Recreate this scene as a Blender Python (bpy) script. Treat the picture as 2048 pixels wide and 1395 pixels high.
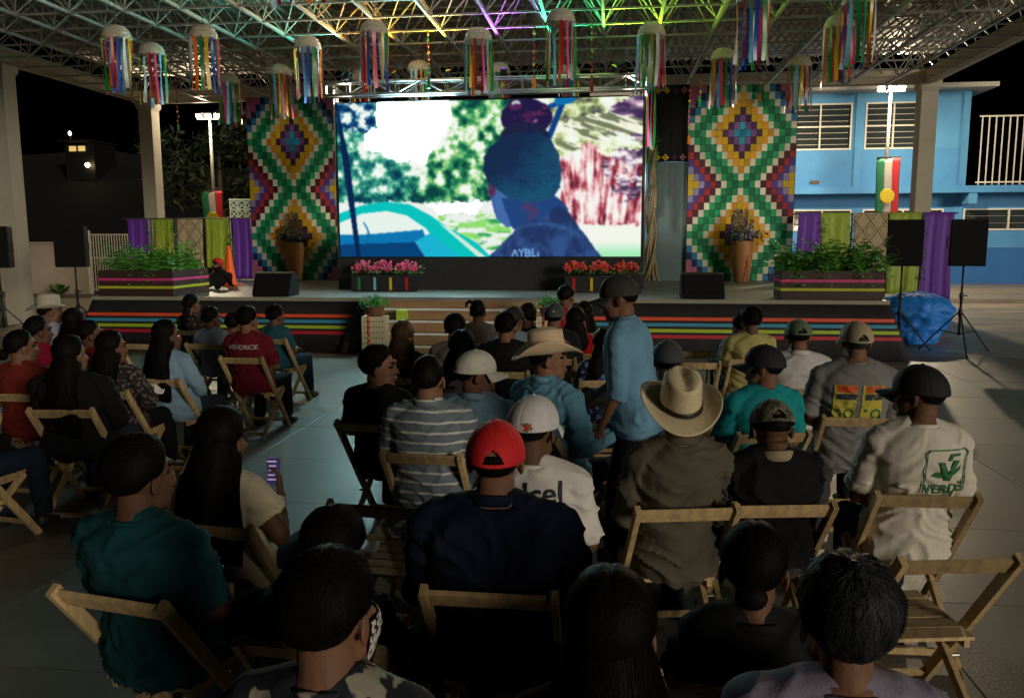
import bpy, math, random
import numpy as np
from mathutils import Vector, Matrix, Quaternion
from mathutils.bvhtree import BVHTree

for o in list(bpy.data.objects):
    bpy.data.objects.remove(o)
scene = bpy.context.scene
COL = scene.collection
RAD = math.radians
random.seed(11)
rng = np.random.default_rng(7)

# ------------------------------------------------------------------ camera
cam_data = bpy.data.cameras.new('camera')
cam_data.sensor_width = 36.0
cam_data.lens = 36.0 * 1620 / 2048
cam_data.clip_start = 0.05
cam_data.clip_end = 900
cam = bpy.data.objects.new('camera', cam_data)
COL.objects.link(cam)
cam.location = (0, 0, 1.95)
YAW, PITCH, ROLL = RAD(7.18), math.atan(220.5 / 1620), RAD(0.2)
cam.rotation_euler = (Matrix.Rotation(YAW, 3, 'Z') @ Matrix.Rotation(math.pi / 2 - PITCH, 3, 'X') @ Matrix.Rotation(-ROLL, 3, 'Z')).to_euler()
scene.camera = cam

# ------------------------------------------------------------------ night sky, sun (a faint, low, warm yard glow from the right behind the camera)
SUN_EL, SUN_AZ = RAD(9), RAD(44)          # height above the ground; direction towards the lamp, turned from -Y to +X
world = bpy.data.worlds.new('World')
scene.world = world
world.use_nodes = True
wn = world.node_tree.nodes
sky = wn.new('ShaderNodeTexSky')
sky.sky_type = 'NISHITA'
sky.sun_disc = False
sky.sun_elevation = RAD(-4)
sky.dust_density = 0.2
sky.ozone_density = 4
sky.sun_rotation = math.pi - SUN_AZ
world.node_tree.links.new(sky.outputs[0], wn['Background'].inputs[0])
wn['Background'].inputs[1].default_value = 0.02

sun_data = bpy.data.lights.new('sun', 'SUN')
sun_data.energy = 1.0
sun_data.angle = RAD(14)
sun_data.color = (1.0, 0.88, 0.70)
sun = bpy.data.objects.new('sun', sun_data)
COL.objects.link(sun)
sd = Vector((math.sin(SUN_AZ) * math.cos(SUN_EL), -math.cos(SUN_AZ) * math.cos(SUN_EL), math.sin(SUN_EL)))
sun.rotation_euler = sd.to_track_quat('Z', 'Y').to_euler()
sun.location = sd * 30

vs = scene.view_settings
vs.view_transform = 'Standard'
vs.look = 'None'
vs.exposure = 0.45
vs.gamma = 1.0
vs.use_curve_mapping = False
scene.cycles.use_denoising = True
scene.cycles.max_bounces = 6
scene.cycles.sample_clamp_indirect = 4.0

SCREEN_GAIN, WASH, FLOOD, PANEL_FILL = 48.0, 330, 1650, 520      # video wall highlights, colour wash lamps (W), floodlights (W), added mosaic fill lamps (W)

# ------------------------------------------------------------------ materials
MATS = {}
def lin(c):
    return tuple(((v / 12.92) if v <= 0.04045 else ((v + 0.055) / 1.055) ** 2.4) for v in c)

def M(name, col=(.5, .5, .5), rough=.6, metal=0.0, var=.18, scale=6.0, bump=0.0, bscale=60.0, spec=.5, emit=None, estr=1.0, stretch=(1, 1, 1), rvar=0.0, objvar=0.0):
    """A Principled material with procedural mottling, grain and roughness variation."""
    if name in MATS:
        return MATS[name]
    m = bpy.data.materials.new(name)
    m.use_nodes = True
    nt = m.node_tree
    b = nt.nodes['Principled BSDF']
    b.inputs['Roughness'].default_value = rough
    b.inputs['Metallic'].default_value = metal
    b.inputs['Specular IOR Level'].default_value = spec
    tc = nt.nodes.new('ShaderNodeTexCoord')
    mp = nt.nodes.new('ShaderNodeMapping')
    mp.inputs['Scale'].default_value = stretch
    nt.links.new(tc.outputs['Object'], mp.inputs[0])
    nz = nt.nodes.new('ShaderNodeTexNoise')
    nz.inputs['Scale'].default_value = scale
    nz.inputs['Detail'].default_value = 6
    nz.inputs['Roughness'].default_value = .65
    nt.links.new(mp.outputs[0], nz.inputs['Vector'])
    mr = nt.nodes.new('ShaderNodeMapRange')
    mr.inputs['From Min'].default_value = .25
    mr.inputs['From Max'].default_value = .75
    mr.inputs['To Min'].default_value = 1 - var
    mr.inputs['To Max'].default_value = 1 + var
    nt.links.new(nz.outputs['Fac'], mr.inputs['Value'])
    fac = mr.outputs[0]
    if objvar:
        oi = nt.nodes.new('ShaderNodeObjectInfo')
        m2 = nt.nodes.new('ShaderNodeMapRange')
        m2.inputs['To Min'].default_value = 1 - objvar
        m2.inputs['To Max'].default_value = 1 + objvar
        nt.links.new(oi.outputs['Random'], m2.inputs['Value'])
        mm = nt.nodes.new('ShaderNodeMath'); mm.operation = 'MULTIPLY'
        nt.links.new(fac, mm.inputs[0]); nt.links.new(m2.outputs[0], mm.inputs[1])
        fac = mm.outputs[0]
    mx = nt.nodes.new('ShaderNodeVectorMath'); mx.operation = 'SCALE'
    mx.inputs[0].default_value = col
    nt.links.new(fac, mx.inputs['Scale'])
    nt.links.new(mx.outputs[0], b.inputs['Base Color'])
    if rvar:
        r2 = nt.nodes.new('ShaderNodeMapRange')
        r2.inputs['From Min'].default_value = .3; r2.inputs['From Max'].default_value = .7
        r2.inputs['To Min'].default_value = max(.05, rough - rvar); r2.inputs['To Max'].default_value = min(1, rough + rvar)
        nt.links.new(nz.outputs['Fac'], r2.inputs['Value'])
        nt.links.new(r2.outputs[0], b.inputs['Roughness'])
    if bump:
        n2 = nt.nodes.new('ShaderNodeTexNoise')
        n2.inputs['Scale'].default_value = bscale
        n2.inputs['Detail'].default_value = 4
        nt.links.new(mp.outputs[0], n2.inputs['Vector'])
        bp = nt.nodes.new('ShaderNodeBump')
        bp.inputs['Strength'].default_value = bump
        bp.inputs['Distance'].default_value = .02
        nt.links.new(n2.outputs['Fac'], bp.inputs['Height'])
        nt.links.new(bp.outputs[0], b.inputs['Normal'])
    if emit:
        b.inputs['Emission Color'].default_value = (*emit, 1)
        b.inputs['Emission Strength'].default_value = estr
    MATS[name] = m
    return m

# ------------------------------------------------------------------ mesh helpers
class MB:
    """Collects closed shapes; build() links them as one mesh object."""
    def __init__(s):
        s.v = []; s.f = []; s.mi = []
    def add(s, v, f, mi=0):
        o = len(s.v)
        s.v.extend([tuple(p) for p in v])
        s.f.extend([tuple(i + o for i in q) for q in f])
        s.mi.extend([mi] * len(f))
        return s
    def box(s, c, d, rot=None, mi=0):
        hx, hy, hz = d[0] / 2, d[1] / 2, d[2] / 2
        P = [Vector((x, y, z)) for x in (-hx, hx) for y in (-hy, hy) for z in (-hz, hz)]
        if rot is not None:
            P = [rot @ p for p in P]
        c = Vector(c)
        return s.add([p + c for p in P], [(0, 1, 3, 2), (4, 6, 7, 5), (0, 4, 5, 1), (2, 3, 7, 6), (0, 2, 6, 4), (1, 5, 7, 3)], mi)
    def bar(s, a, b, w, h=None, up=(0, 0, 1), mi=0):
        """rectangular bar between two points: w across, h along up"""
        h = h or w
        a, b = Vector(a), Vector(b)
        d = (b - a).normalized(); u = Vector(up)
        x = d.cross(u)
        if x.length < 1e-4:
            x = d.cross(Vector((0, 1, 0)))
        x.normalize(); u = x.cross(d)
        P = []
        for p in (a, b):
            for sx, su in ((-1, -1), (1, -1), (1, 1), (-1, 1)):
                P.append(p + x * (sx * w / 2) + u * (su * h / 2))
        return s.add(P, [(3, 2, 1, 0), (4, 5, 6, 7), (0, 1, 5, 4), (1, 2, 6, 5), (2, 3, 7, 6), (3, 0, 4, 7)], mi)
    def tube(s, pts, rad, n=8, caps=True, mi=0):
        pts = [Vector(p) for p in pts]
        if not hasattr(rad, '__len__'):
            rad = [rad] * len(pts)
        rings = []
        ref = None
        for i, p in enumerate(pts):
            d = (pts[min(i + 1, len(pts) - 1)] - pts[max(i - 1, 0)])
            d.normalize()
            if ref is None:
                ref = d.orthogonal().normalized()
            x = (ref - d * ref.dot(d))
            if x.length < 1e-5: x = d.orthogonal()
            x.normalize(); ref = x
            y = d.cross(x)
            rings.append([p + (x * math.cos(a) + y * math.sin(a)) * rad[i] for a in [2 * math.pi * k / n for k in range(n)]])
        return s.rings(rings, caps, mi)
    def rings(s, rings, caps=True, mi=0):
        n = len(rings[0]); V = [p for r in rings for p in r]; F = []
        for i in range(len(rings) - 1):
            for k in range(n):
                a, b = i * n + k, i * n + (k + 1) % n
                F.append((a, b, b + n, a + n))
        if caps:
            F.append(tuple(range(n))[::-1]); F.append(tuple((len(rings) - 1) * n + k for k in range(n)))
        return s.add(V, F, mi)
    def ell(s, c, r, n=16, m=10, rot=None, mi=0):
        V = []; F = []
        for j in range(1, m):
            t = math.pi * j / m
            for k in range(n):
                a = 2 * math.pi * k / n
                V.append(Vector((r[0] * math.sin(t) * math.cos(a), r[1] * math.sin(t) * math.sin(a), r[2] * math.cos(t))))
        V.append(Vector((0, 0, r[2]))); V.append(Vector((0, 0, -r[2])))
        T, B = len(V) - 2, len(V) - 1
        for j in range(m - 2):
            for k in range(n):
                a, b = j * n + k, j * n + (k + 1) % n
                F.append((a, a + n, b + n, b))
        for k in range(n):
            F.append((T, k, (k + 1) % n)); F.append((B, (m - 2) * n + (k + 1) % n, (m - 2) * n + k))
        if rot is not None: V = [rot @ p for p in V]
        c = Vector(c)
        return s.add([p + c for p in V], F, mi)
    def lathe(s, prof, n=20, c=(0, 0, 0), mi=0, caps=True):
        return s.rings([[Vector((c[0] + r * math.cos(2 * math.pi * k / n), c[1] + r * math.sin(2 * math.pi * k / n), c[2] + z)) for k in range(n)] for r, z in prof], caps, mi)
    def mesh(s, name='m', smooth=False):
        me = bpy.data.meshes.new(name)
        me.from_pydata([tuple(p) for p in s.v], [], s.f)
        if any(s.mi):
            me.polygons.foreach_set('material_index', s.mi)
        if smooth:
            me.polygons.foreach_set('use_smooth', [True] * len(me.polygons))
        me.update()
        return me
    def build(s, name, mat, parent=None, smooth=False, loc=None, rot=None):
        return obj(name, s.mesh(name, smooth), mat, parent, loc, rot)

def obj(name, me, mat=None, parent=None, loc=None, rot=None):
    if mat is not None and not len(me.materials):
        for m in (mat if isinstance(mat, (list, tuple)) else [mat]):
            me.materials.append(m)
    o = bpy.data.objects.new(name, me)
    COL.objects.link(o)
    if parent is not None: o.parent = parent
    if loc is not None: o.location = loc
    if rot is not None: o.rotation_euler = rot
    return o

def thing(name, label, cat, loc=(0, 0, 0), rotz=0.0, group=None):
    o = bpy.data.objects.new(name, None)
    COL.objects.link(o)
    o.empty_display_size = .2
    o.location = loc; o.rotation_euler = (0, 0, rotz)
    return tag(o, label, cat, group)

def tag(o, label, cat, group=None):
    o['label'] = label; o['category'] = cat
    if group: o['group'] = group
    return o

def kind(o, k):
    o['kind'] = k
    return o

def dup(root, loc, rotz, label, group=None):
    """a copy of a thing with its parts and sub-parts (mesh data shared)"""
    r = root.copy(); COL.objects.link(r)
    r.location = loc; r.rotation_euler = (0, 0, rotz); r['label'] = label
    if group: r['group'] = group
    for ch in KIDS(root):
        c = ch.copy(); COL.objects.link(c); c.parent = r
        for g in KIDS(ch):
            d = g.copy(); COL.objects.link(d); d.parent = c
    return r
def KIDS(o):
    if o.name not in KIDCACHE:
        KIDCACHE[o.name] = list(o.children)
    return KIDCACHE[o.name]
KIDCACHE = {}

def vnoise(p, seed=0):
    """smooth value noise on an (n,3) array, result 0..1"""
    p = np.asarray(p, float)
    i = np.floor(p).astype(np.int64); f = p - i
    f = f * f * (3 - 2 * f)
    def h(a, b, c):
        n = (a * 374761393 + b * 668265263 + c * 2147483647 + seed * 1274126177) & 0xFFFFFFFF
        n = ((n ^ (n >> 13)) * 1274126177) & 0xFFFFFFFF
        n = (n ^ (n >> 16)) & 0xFFFF
        return n / 65535.0
    r = 0
    for a in (0, 1):
        for b in (0, 1):
            for c in (0, 1):
                w = (f[:, 0] if a else 1 - f[:, 0]) * (f[:, 1] if b else 1 - f[:, 1]) * (f[:, 2] if c else 1 - f[:, 2])
                r = r + w * h(i[:, 0] + a, i[:, 1] + b, i[:, 2] + c)
    return r
def fbm(p, oct=4, seed=0):
    p = np.asarray(p, float); r = 0; a = .5; t = 0
    for k in range(oct):
        r = r + a * vnoise(p * 2 ** k, seed + k); t += a; a *= .55
    return r / t
def sstep(a, b, x):
    t = np.clip((x - a) / (b - a), 0, 1)
    return t * t * (3 - 2 * t)
# ================================================================== SETTING
concrete = M('court concrete', (.19, .172, .15), rough=.47, var=.4, scale=1.3, bump=.12, bscale=70, rvar=.14, objvar=.13, stretch=(1, 1, 1))
earth = M('ground earth', (.10, .095, .085), rough=.7, var=.3, scale=.7, bump=.3, bscale=20)
wetc = M('wet yard concrete', (.24, .21, .165), rough=.40, var=.6, scale=.9, bump=.07, bscale=40, rvar=.2, stretch=(.35, 1.6, 1))

g = MB(); g.add([(-220, -60, -.03), (220, -60, -.03), (220, 320, -.03), (-220, 320, -.03)], [(0, 1, 2, 3)])
ground = kind(g.build('ground', earth), 'structure')

def slab_mesh(w, d, t=.03, b=.003):
    m = MB()
    hw, hd = w / 2, d / 2
    m.rings([[Vector((sx * (hw), sy * (hd), -t)) for sx, sy in ((-1, -1), (1, -1), (1, 1), (-1, 1))],
             [Vector((sx * (hw), sy * (hd), -b * .6)) for sx, sy in ((-1, -1), (1, -1), (1, 1), (-1, 1))],
             [Vector((sx * (hw - b), sy * (hd - b), 0)) for sx, sy in ((-1, -1), (1, -1), (1, 1), (-1, 1))]])
    me = m.mesh('slab'); me.materials.append(concrete)
    return me
SW, SD = 1.6, 1.2
sm = slab_mesh(SW - .003, SD - .003)
for i in range(-8, 5):
    for j in range(-1, 12):
        o = obj('slab', sm, None, ground, (i * SW + SW / 2, j * SD + .2, random.uniform(-.0015, .001)))
        o.rotation_euler = (random.uniform(-.0012, .0012), random.uniform(-.0012, .0012), random.uniform(-.002, .002))

# plain wet concrete yard round the court
def sheet(name, pts, z, mat, k='structure', nx=1):
    m = MB(); m.add([(x, y, z) for x, y in pts], [tuple(range(len(pts)))])
    return kind(m.build(name, mat), k)
sheet('yard', [(8.0, -6), (40, -6), (40, 25.6), (-40, 25.6), (-40, -6), (-12.8, -6), (-12.8, 13.9), (8.0, 13.9)], -.006, wetc)
m = MB(); m.box((22, 29.4, .06), (34, 7.6, .14)); pv = kind(m.build('pavement', wetc), 'structure')
m = MB(); m.box((22, 31.0, .16), (34, 4.2, .12)); pv2 = kind(m.build('pavement_step', wetc), 'structure')

# ------------------------------------------------------------------ stage
dark_cloth = M('stage skirt black', (.018, .017, .020), rough=.75, var=.3, scale=2, bump=.25, bscale=12)
deck_m = M('stage deck', (.20, .20, .19), rough=.42, var=.25, scale=2.5, rvar=.12, bump=.05)
edge_m = M('stage edge', (.30, .28, .22), rough=.5, var=.2, scale=4)
st_red = M('band red', (.80, .09, .03), rough=.55, var=.12)
st_blue = M('band blue', (.05, .30, .50), rough=.55, var=.12)
st_lime = M('band lime', (.42, .58, .03), rough=.55, var=.12)
st_crim = M('band crimson', (.55, .02, .04), rough=.55, var=.12)
stage = thing('stage', 'low black stage with red, blue and lime bands across its front', 'stage', (0, 0, 0))
XL, XR, SL, SR = -9.3, 4.35, -4.2, -.75       # left end, right end, stair opening
m = MB()
m.box(((XL + XR) / 2, 16.9, .915), (XR - XL, 6.2, .06)); m.box(((XL + SL) / 2, 13.65, .915), (SL - XL, .3, .06)); m.box(((SR + XR) / 2, 13.65, .915), (XR - SR, .3, .06))
m.build('deck', deck_m, stage)
m = MB(); m.box(((XL + SL) / 2, 13.488, .922), (SL - XL, .024, .062)); m.build('deck_edge', edge_m, stage)
m = MB(); m.box(((SR + XR) / 2, 13.488, .922), (XR - SR, .024, .062)); m.build('deck_edge', edge_m, stage)
def skirt(x0, x1, e0, e1):
    """sloping skirt, gently rippled; e0/e1: how far the foot spreads at each end"""
    n = 44; rows = [(13.49, .886), (13.40, .5), (13.30, .02)]
    V = []; F = []
    for r, (y, z) in enumerate(rows):
        for i in range(n + 1):
            t = i / n; k = (0, .5, 1)[r]
            x = x0 - e0 * k + (x1 + e1 * k - x0 + e0 * k) * t
            V.append((x, y + .012 * math.sin(i * 1.7) * k + .006 * random.uniform(-1, 1) * k, z))
    for r in range(2):
        for i in range(n):
            a = r * (n + 1) + i
            F.append((a, a + n + 1, a + n + 2, a + 1))
    m = MB(); m.add(V, F)
    o = m.build('front_skirt', dark_cloth, stage, smooth=True)
    sol = o.modifiers.new('thick', 'SOLIDIFY'); sol.thickness = .006
    for z, mt, inset in ((.64, st_red, .0), (.545, st_blue, .16), (.45, st_lime, .26), (.355, st_crim, .36)):
        k = (.886 - z) / .866
        y = 13.49 - .19 * k - .018
        mm = MB(); a = x0 - e0 * k + .02; b = x1 + e1 * k - .02
        if x0 < -5: b -= inset * .6
        mm.box(((a + b) / 2, y, z), (b - a, .008, .055), Matrix.Rotation(-.21, 3, 'X'))
        mm.build('band', mt, stage)
skirt(XL, SL, .28, .0); skirt(SR, XR, .0, .30)
for x, sgn in ((XL, -1), (XR, 1)):
    m = MB(); m.add([(x, 13.49, .886), (x, 19.9, .886), (x + .30 * sgn, 19.9, .02), (x + .30 * sgn, 13.30, .02)], [(0, 1, 2, 3)])
    o = m.build('end_skirt', dark_cloth, stage); o.modifiers.new('thick', 'SOLIDIFY').thickness = .006
for x in (SL, SR):
    m = MB(); m.box((x, 13.75, .44), (.02, .55, .86)); m.build('opening_cheek', dark_cloth, stage)
# gathered black drape where the skirt meets the stair opening
V = []; F = []; n = 26
for r in range(8):
    z = .88 - r * .124
    for i in range(n):
        t = i / (n - 1)
        V.append((SL - .02 - (.10 + .055 * r) * t, 13.44 - .03 * r - .05 * math.sin(t * 9 + r * .25) - .03 * t, z + .02))
for r in range(7):
    for i in range(n - 1):
        a = r * n + i; F.append((a, a + 1, a + n + 1, a + n))
m = MB(); m.add(V, F); o = m.build('gathered_drape', dark_cloth, stage, smooth=True); o.modifiers.new('thick', 'SOLIDIFY').thickness = .006

riser_m = M('step plywood', (.34, .20, .10), rough=.6, var=.3, scale=3, stretch=(.3, 3, 3))
tread_m = M('step tread', (.30, .22, .15), rough=.6, var=.2)
nose_m = M('step nosing white', (.75, .75, .72), rough=.5, var=.05)
stairs = thing('stage_stairs', 'plywood steps with white nosings leading up to the stage', 'stairs', (-2.475, 13.5, 0))
for k in range(5):
    z1 = .19 * (k + 1); y = -.5 + .2 * k
    if k < 4:
        m = MB(); m.box((0, y + .1, z1 - .015), (3.4, .2, .03)); m.build('tread', tread_m, stairs)
        m = MB(); m.box((0, y - .012, z1 - .012), (3.4, .022, .03)); m.build('nosing', nose_m, stairs)
    m = MB(); m.box((0, y + .012, z1 - .11), (3.4, .02, .155)); m.build('riser', riser_m, stairs)
m = MB(); m.box((-1.10, -.08, .672), (.14, .26, .17)); m.build('lime_block', M('lime block', (.45, .62, .05), rough=.5), stairs)

# ------------------------------------------------------------------ roof on concrete columns
steel = M('roof steel paint', (.37, .36, .33), rough=.38, var=.12, scale=5, spec=.6)
sheetm = M('roof sheet', (.30, .27, .22), rough=.55, var=.2, scale=1.5)
beam_m = M('beam plaster', (.46, .41, .32), rough=.75, var=.15, scale=1.2, bump=.1)
RX0, RX1, RY1, RZ = -13.5, 7.9, 22.6, 5.85
NX, NY = 21, 13
dx = (RX1 - RX0) / NX; dy = 1.0; RH = .78
roof = thing('space_frame_roof', 'open steel space-frame roof with ribbed sheeting above the stage', 'roof', ((RX0 + RX1) / 2, RY1, 0))
def rl(x, y, z): return (x - (RX0 + RX1) / 2, y - RY1, z)
ylen = NY * dy
cy = MB().bar((0, -ylen / 2, 0), (0, ylen / 2, 0), .052, .052).mesh('chord'); cy.materials.append(steel)
cx = MB().bar((-(RX1 - RX0) / 2, 0, 0), ((RX1 - RX0) / 2, 0, 0), .034, .034).mesh('chord'); cx.materials.append(steel)
for i in range(NX + 1):
    obj('bottom_chord', cy, None, roof, rl(RX0 + i * dx, RY1 - ylen / 2, RZ))
    if i < NX: obj('top_chord', cy, None, roof, rl(RX0 + (i + .5) * dx, RY1 - ylen / 2, RZ + RH))
for j in range(NY + 1):
    obj('bottom_chord', cx, None, roof, rl((RX0 + RX1) / 2, RY1 - j * dy - .001, RZ - .01))
    if j < NY: obj('top_chord', cx, None, roof, rl((RX0 + RX1) / 2, RY1 - (j + .5) * dy, RZ + RH + .01))
webs = []
for i in range(NX):
    for j in range(NY):
        tx, ty = RX0 + (i + .5) * dx, RY1 - (j + .5) * dy
        for sx in (-.5, .5):
            for sy in (-.5, .5):
                webs.append(((tx + sx * dx, ty + sy * dy, RZ), (tx, ty, RZ + RH)))
webs.sort(key=lambda w: (w[1][1] + .25 * abs(w[1][0] + 2) if w[1][1] > 12.4 else 90))
wl = (Vector(webs[0][1]) - Vector(webs[0][0])).length
wm = MB().tube([(0, 0, -wl / 2), (0, 0, wl / 2)], .015, 6).mesh('web'); wm.materials.append(steel)
rest = MB()
for k, (a, b) in enumerate(webs):
    a, b = Vector(a), Vector(b)
    if k < 290:
        o = obj('web_bar', wm, None, roof, rl(*((a + b) / 2)))
        o.rotation_mode = 'QUATERNION'; o.rotation_quaternion = (b - a).to_track_quat('Z', 'Y')
    else:
        rest.tube([rl(*a), rl(*b)], .015, 5)
kind(rest.build('web_lattice', steel, roof), 'stuff')
# ribbed sheet
V = []; F = []; x = RX0 - .6; k = 0
prof = ((0, 0), (.05, 0), (.075, .035), (.115, .035), (.14, 0), (.19, 0))
xs = []
while x < RX1 + .6:
    for px_, pz in prof[:-1]: xs.append((x + px_, pz))
    x += .19
for x, z in xs:
    V += [rl(x, 11.0, RZ + RH + .09 + z), rl(x, RY1 + .7, RZ + RH + .09 + z)]
for i in range(len(xs) - 1): F.append((2 * i, 2 * i + 1, 2 * i + 3, 2 * i + 2))
m = MB(); m.add(V, F); m.build('ribbed_sheet', sheetm, roof)
col_m = M('column plaster', (.44, .41, .33), rough=.8, var=.15, scale=1.5, bump=.15, bscale=30)
for nm, lab, x, y, gl in (
    ('concrete_column', 'pale concrete column at the left edge nearest the camera', -13.75, 17.3, 9.0),
    ('concrete_column', 'pale concrete column left of the mosaic panel, behind the left cloth banners', -13.4, 22.6, 0),
    ('concrete_column', 'pale concrete column in front of the blue building', 7.9, 22.6, 0)):
    c = thing(nm, lab, 'column', (x, y, 0), 0, 'columns of the court roof')
    m = MB()
    m.rings([[Vector((sx * w, sy * w, z)) for sx, sy in ((-1, -1), (1, -1), (1, 1), (-1, 1))] for w, z in ((.2, -.03), (.2, 5.62))]); m.build('shaft', col_m, c)
    m = MB()
    m.rings([[Vector((sx * w, sy * w, z)) for sx, sy in ((-1, -1), (1, -1), (1, 1), (-1, 1))] for w, z in ((.203, 5.622), (.25, 5.72), (.25, 5.836))]); m.build('capital', col_m, c)
for lab, a, b, w in (('pale concrete beam along the left edge of the roof', (-13.5, 9.6), (-13.5, 22.4), .3),
                  ('pale concrete beam along the right edge of the roof', (7.9, 9.6), (7.9, 22.4), .3),
                  ('pale concrete beam across the far end of the roof', (-13.8, 22.6), (8.2, 22.6), .3)):
    m = MB(); m.bar((a[0], a[1], 6.0), (b[0], b[1], 6.0), w, .32)
    tag(m.build('roof_beam', beam_m), lab, 'beam', 'beams round the court roof')

# ------------------------------------------------------------------ blue two-storey school building
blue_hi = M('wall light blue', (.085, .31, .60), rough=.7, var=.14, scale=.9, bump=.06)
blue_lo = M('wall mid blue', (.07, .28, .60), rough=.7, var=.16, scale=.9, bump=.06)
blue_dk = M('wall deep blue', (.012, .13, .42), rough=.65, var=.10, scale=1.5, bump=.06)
white_p = M('white frame paint', (.72, .70, .62), rough=.5, var=.06)
glass_d = M('dark louvre glass', (.03, .04, .045), rough=.12, var=.1, spec=.8)
edge_al = M('louvre edge', (.5, .48, .44), rough=.5)
roomdk = M('dark room', (.012, .014, .016), rough=.9)
bd = thing('school_building', 'blue two-storey building with louvred windows behind the right mosaic panel', 'building', (9, 32.4, 0))
def B(x, y, z): return (x - 9, y - 32.4, z)
def wallbox(name, x0, x1, z0, z1, y0, y1, mt):
    m = MB(); m.box(B((x0 + x1) / 2, (y0 + y1) / 2, (z0 + z1) / 2), (x1 - x0, y1 - y0, z1 - z0)); return m.build(name, mt, bd)
# upper storey wall built as strips round the window openings
WU = [(3.4, 5.9), (6.45, 8.72), (9.2, 11.2)]
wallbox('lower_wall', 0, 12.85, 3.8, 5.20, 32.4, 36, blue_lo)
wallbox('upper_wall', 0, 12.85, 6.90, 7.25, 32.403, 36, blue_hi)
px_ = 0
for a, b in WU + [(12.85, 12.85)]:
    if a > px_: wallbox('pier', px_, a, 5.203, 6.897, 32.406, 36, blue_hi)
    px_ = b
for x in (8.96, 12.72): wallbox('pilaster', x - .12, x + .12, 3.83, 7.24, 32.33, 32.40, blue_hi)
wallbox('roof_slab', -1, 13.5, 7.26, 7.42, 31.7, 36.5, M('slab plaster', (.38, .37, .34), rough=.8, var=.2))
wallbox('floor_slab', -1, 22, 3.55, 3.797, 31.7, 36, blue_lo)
def louvre_window(x0, x1, z0, z1, nx, nz, nsl, y=32.43):
    cxm, czm = (x0 + x1) / 2, (z0 + z1) / 2
    m = MB(); m.box((0, .25, 0), (x1 - x0, .02, z1 - z0))
    w = m.build('window', roomdk, bd, loc=B(cxm, y, czm))
    fr = MB(); t = .055; W, Hh = x1 - x0, z1 - z0
    for zz in (-Hh / 2 + t / 2, Hh / 2 - t / 2): fr.box((0, -.02, zz), (W - .002, .07, t))
    for k in range(nx + 1): fr.box((-W / 2 + t / 2 + (W - t) * k / nx, -.022, 0), (t, .07, Hh - .004))
    for k in range(1, nz): fr.box((0, -.024, -Hh / 2 + Hh * k / nz), (W - .01, .06, t))
    fr.build('frame', white_p, w)
    sl = Hh / (nsl * nz)
    for i in range(nx):
        for k in range(nz * nsl):
            g_ = MB(); g_.box((-W / 2 + t + (W - 2 * t) * (i + .5) / nx, .02, -Hh / 2 + sl * (k + .5)), ((W - 2 * t) / nx - t - .01, .006, sl * 1.02), Matrix.Rotation(-.35, 3, 'X'))
            g_.box((-W / 2 + t + (W - 2 * t) * (i + .5) / nx, .012, -Hh / 2 + sl * (k + 1) - .009), ((W - 2 * t) / nx - t - .012, .016, .020), None, 1)
            g_.build('louvre_pane', [glass_d, edge_al], w)
for a, b in WU: louvre_window(a, b, 5.20, 6.90, 2, 2, 4)
# ground floor: recessed wall with a window band
WG = [(3.0, 6.2), (6.75, 8.9), (9.3, 12.2), (12.9, 16.1), (16.5, 19.5)]
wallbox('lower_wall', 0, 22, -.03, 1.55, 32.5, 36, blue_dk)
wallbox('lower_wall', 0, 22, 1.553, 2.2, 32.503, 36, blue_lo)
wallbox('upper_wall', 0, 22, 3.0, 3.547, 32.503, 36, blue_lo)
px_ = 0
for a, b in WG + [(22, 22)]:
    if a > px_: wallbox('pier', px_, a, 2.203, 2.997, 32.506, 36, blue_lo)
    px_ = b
for a, b in WG: louvre_window(a, b, 2.2, 3.0, 2, 1, 3, 32.53)
wallbox('bracket', 12.75, 13.05, 3.15, 3.545, 31.75, 32.49, blue_hi)
wallbox('air_vent', 7.3, 7.65, 3.95, 4.08, 32.36, 32.397, M('vent brown', (.10, .06, .04)))
rl_m = M('railing white', (.62, .60, .55), rough=.5, var=.1)
rail = thing('terrace_railing', 'tall white barred railing on the terrace right of the blue building', 'railing', (17.5, 31.9, 3.8))
for k in range(38):
    m = MB(); m.bar((-4.4 + k * .235, 0, .02), (-4.4 + k * .235, 0, 2.42), .035); m.build('bar', rl_m, rail)
for z in (.12, 2.45):
    m = MB(); m.bar((-4.5, 0, z), (4.5, 0, z), .05); m.build('rail', rl_m, rail)

# ------------------------------------------------------------------ left background: yard wall, gate, block wall, trees, lit house on the hill
wall_m = M('yard wall', (.52, .44, .35), rough=.8, var=.15, scale=.8, bump=.15)
m = MB(); m.box((-26.6, 28, .9), (14.6, .2, 1.86)); m.box((-26.6, 28, 1.86), (14.7, .3, .06))
tag(m.build('yard_wall', wall_m), 'pale plastered yard wall behind the left loudspeakers', 'wall')
gate = thing('barred_gate', 'pale gate of thin vertical bars beside the left yard wall', 'gate', (-17.5, 28, 0))
for k in range(34):
    m = MB(); m.bar((-1.7 + k * .105, 0, .05), (-1.7 + k * .105, 0, 2.15), .03); m.build('bar', rl_m, gate)
for z in (.15, 1.3, 2.15):
    m = MB(); m.bar((-1.75, .03, z), (1.8, .03, z), .05); m.build('rail', rl_m, gate)
for x in (-1.78, 0, 1.84):
    m = MB(); m.bar((x, 0, -.03), (x, 0, 2.3), .09); m.build('post', rl_m, gate)
bw_m = M('block wall white', (.50, .62, .58), rough=.8, var=.12)
bw = thing('breeze_block_wall', 'white wall topped with pierced breeze blocks beyond the left banners', 'wall', (-12.2, 28, 0))
m = MB(); m.box((0, 0, 1.34), (3.0, .15, 2.74)); m.build('wall_base', bw_m, bw)
m = MB(); m.box((0, 0, 3.36), (3.0, .17, .06)); m.build('coping', bw_m, bw)
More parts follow.
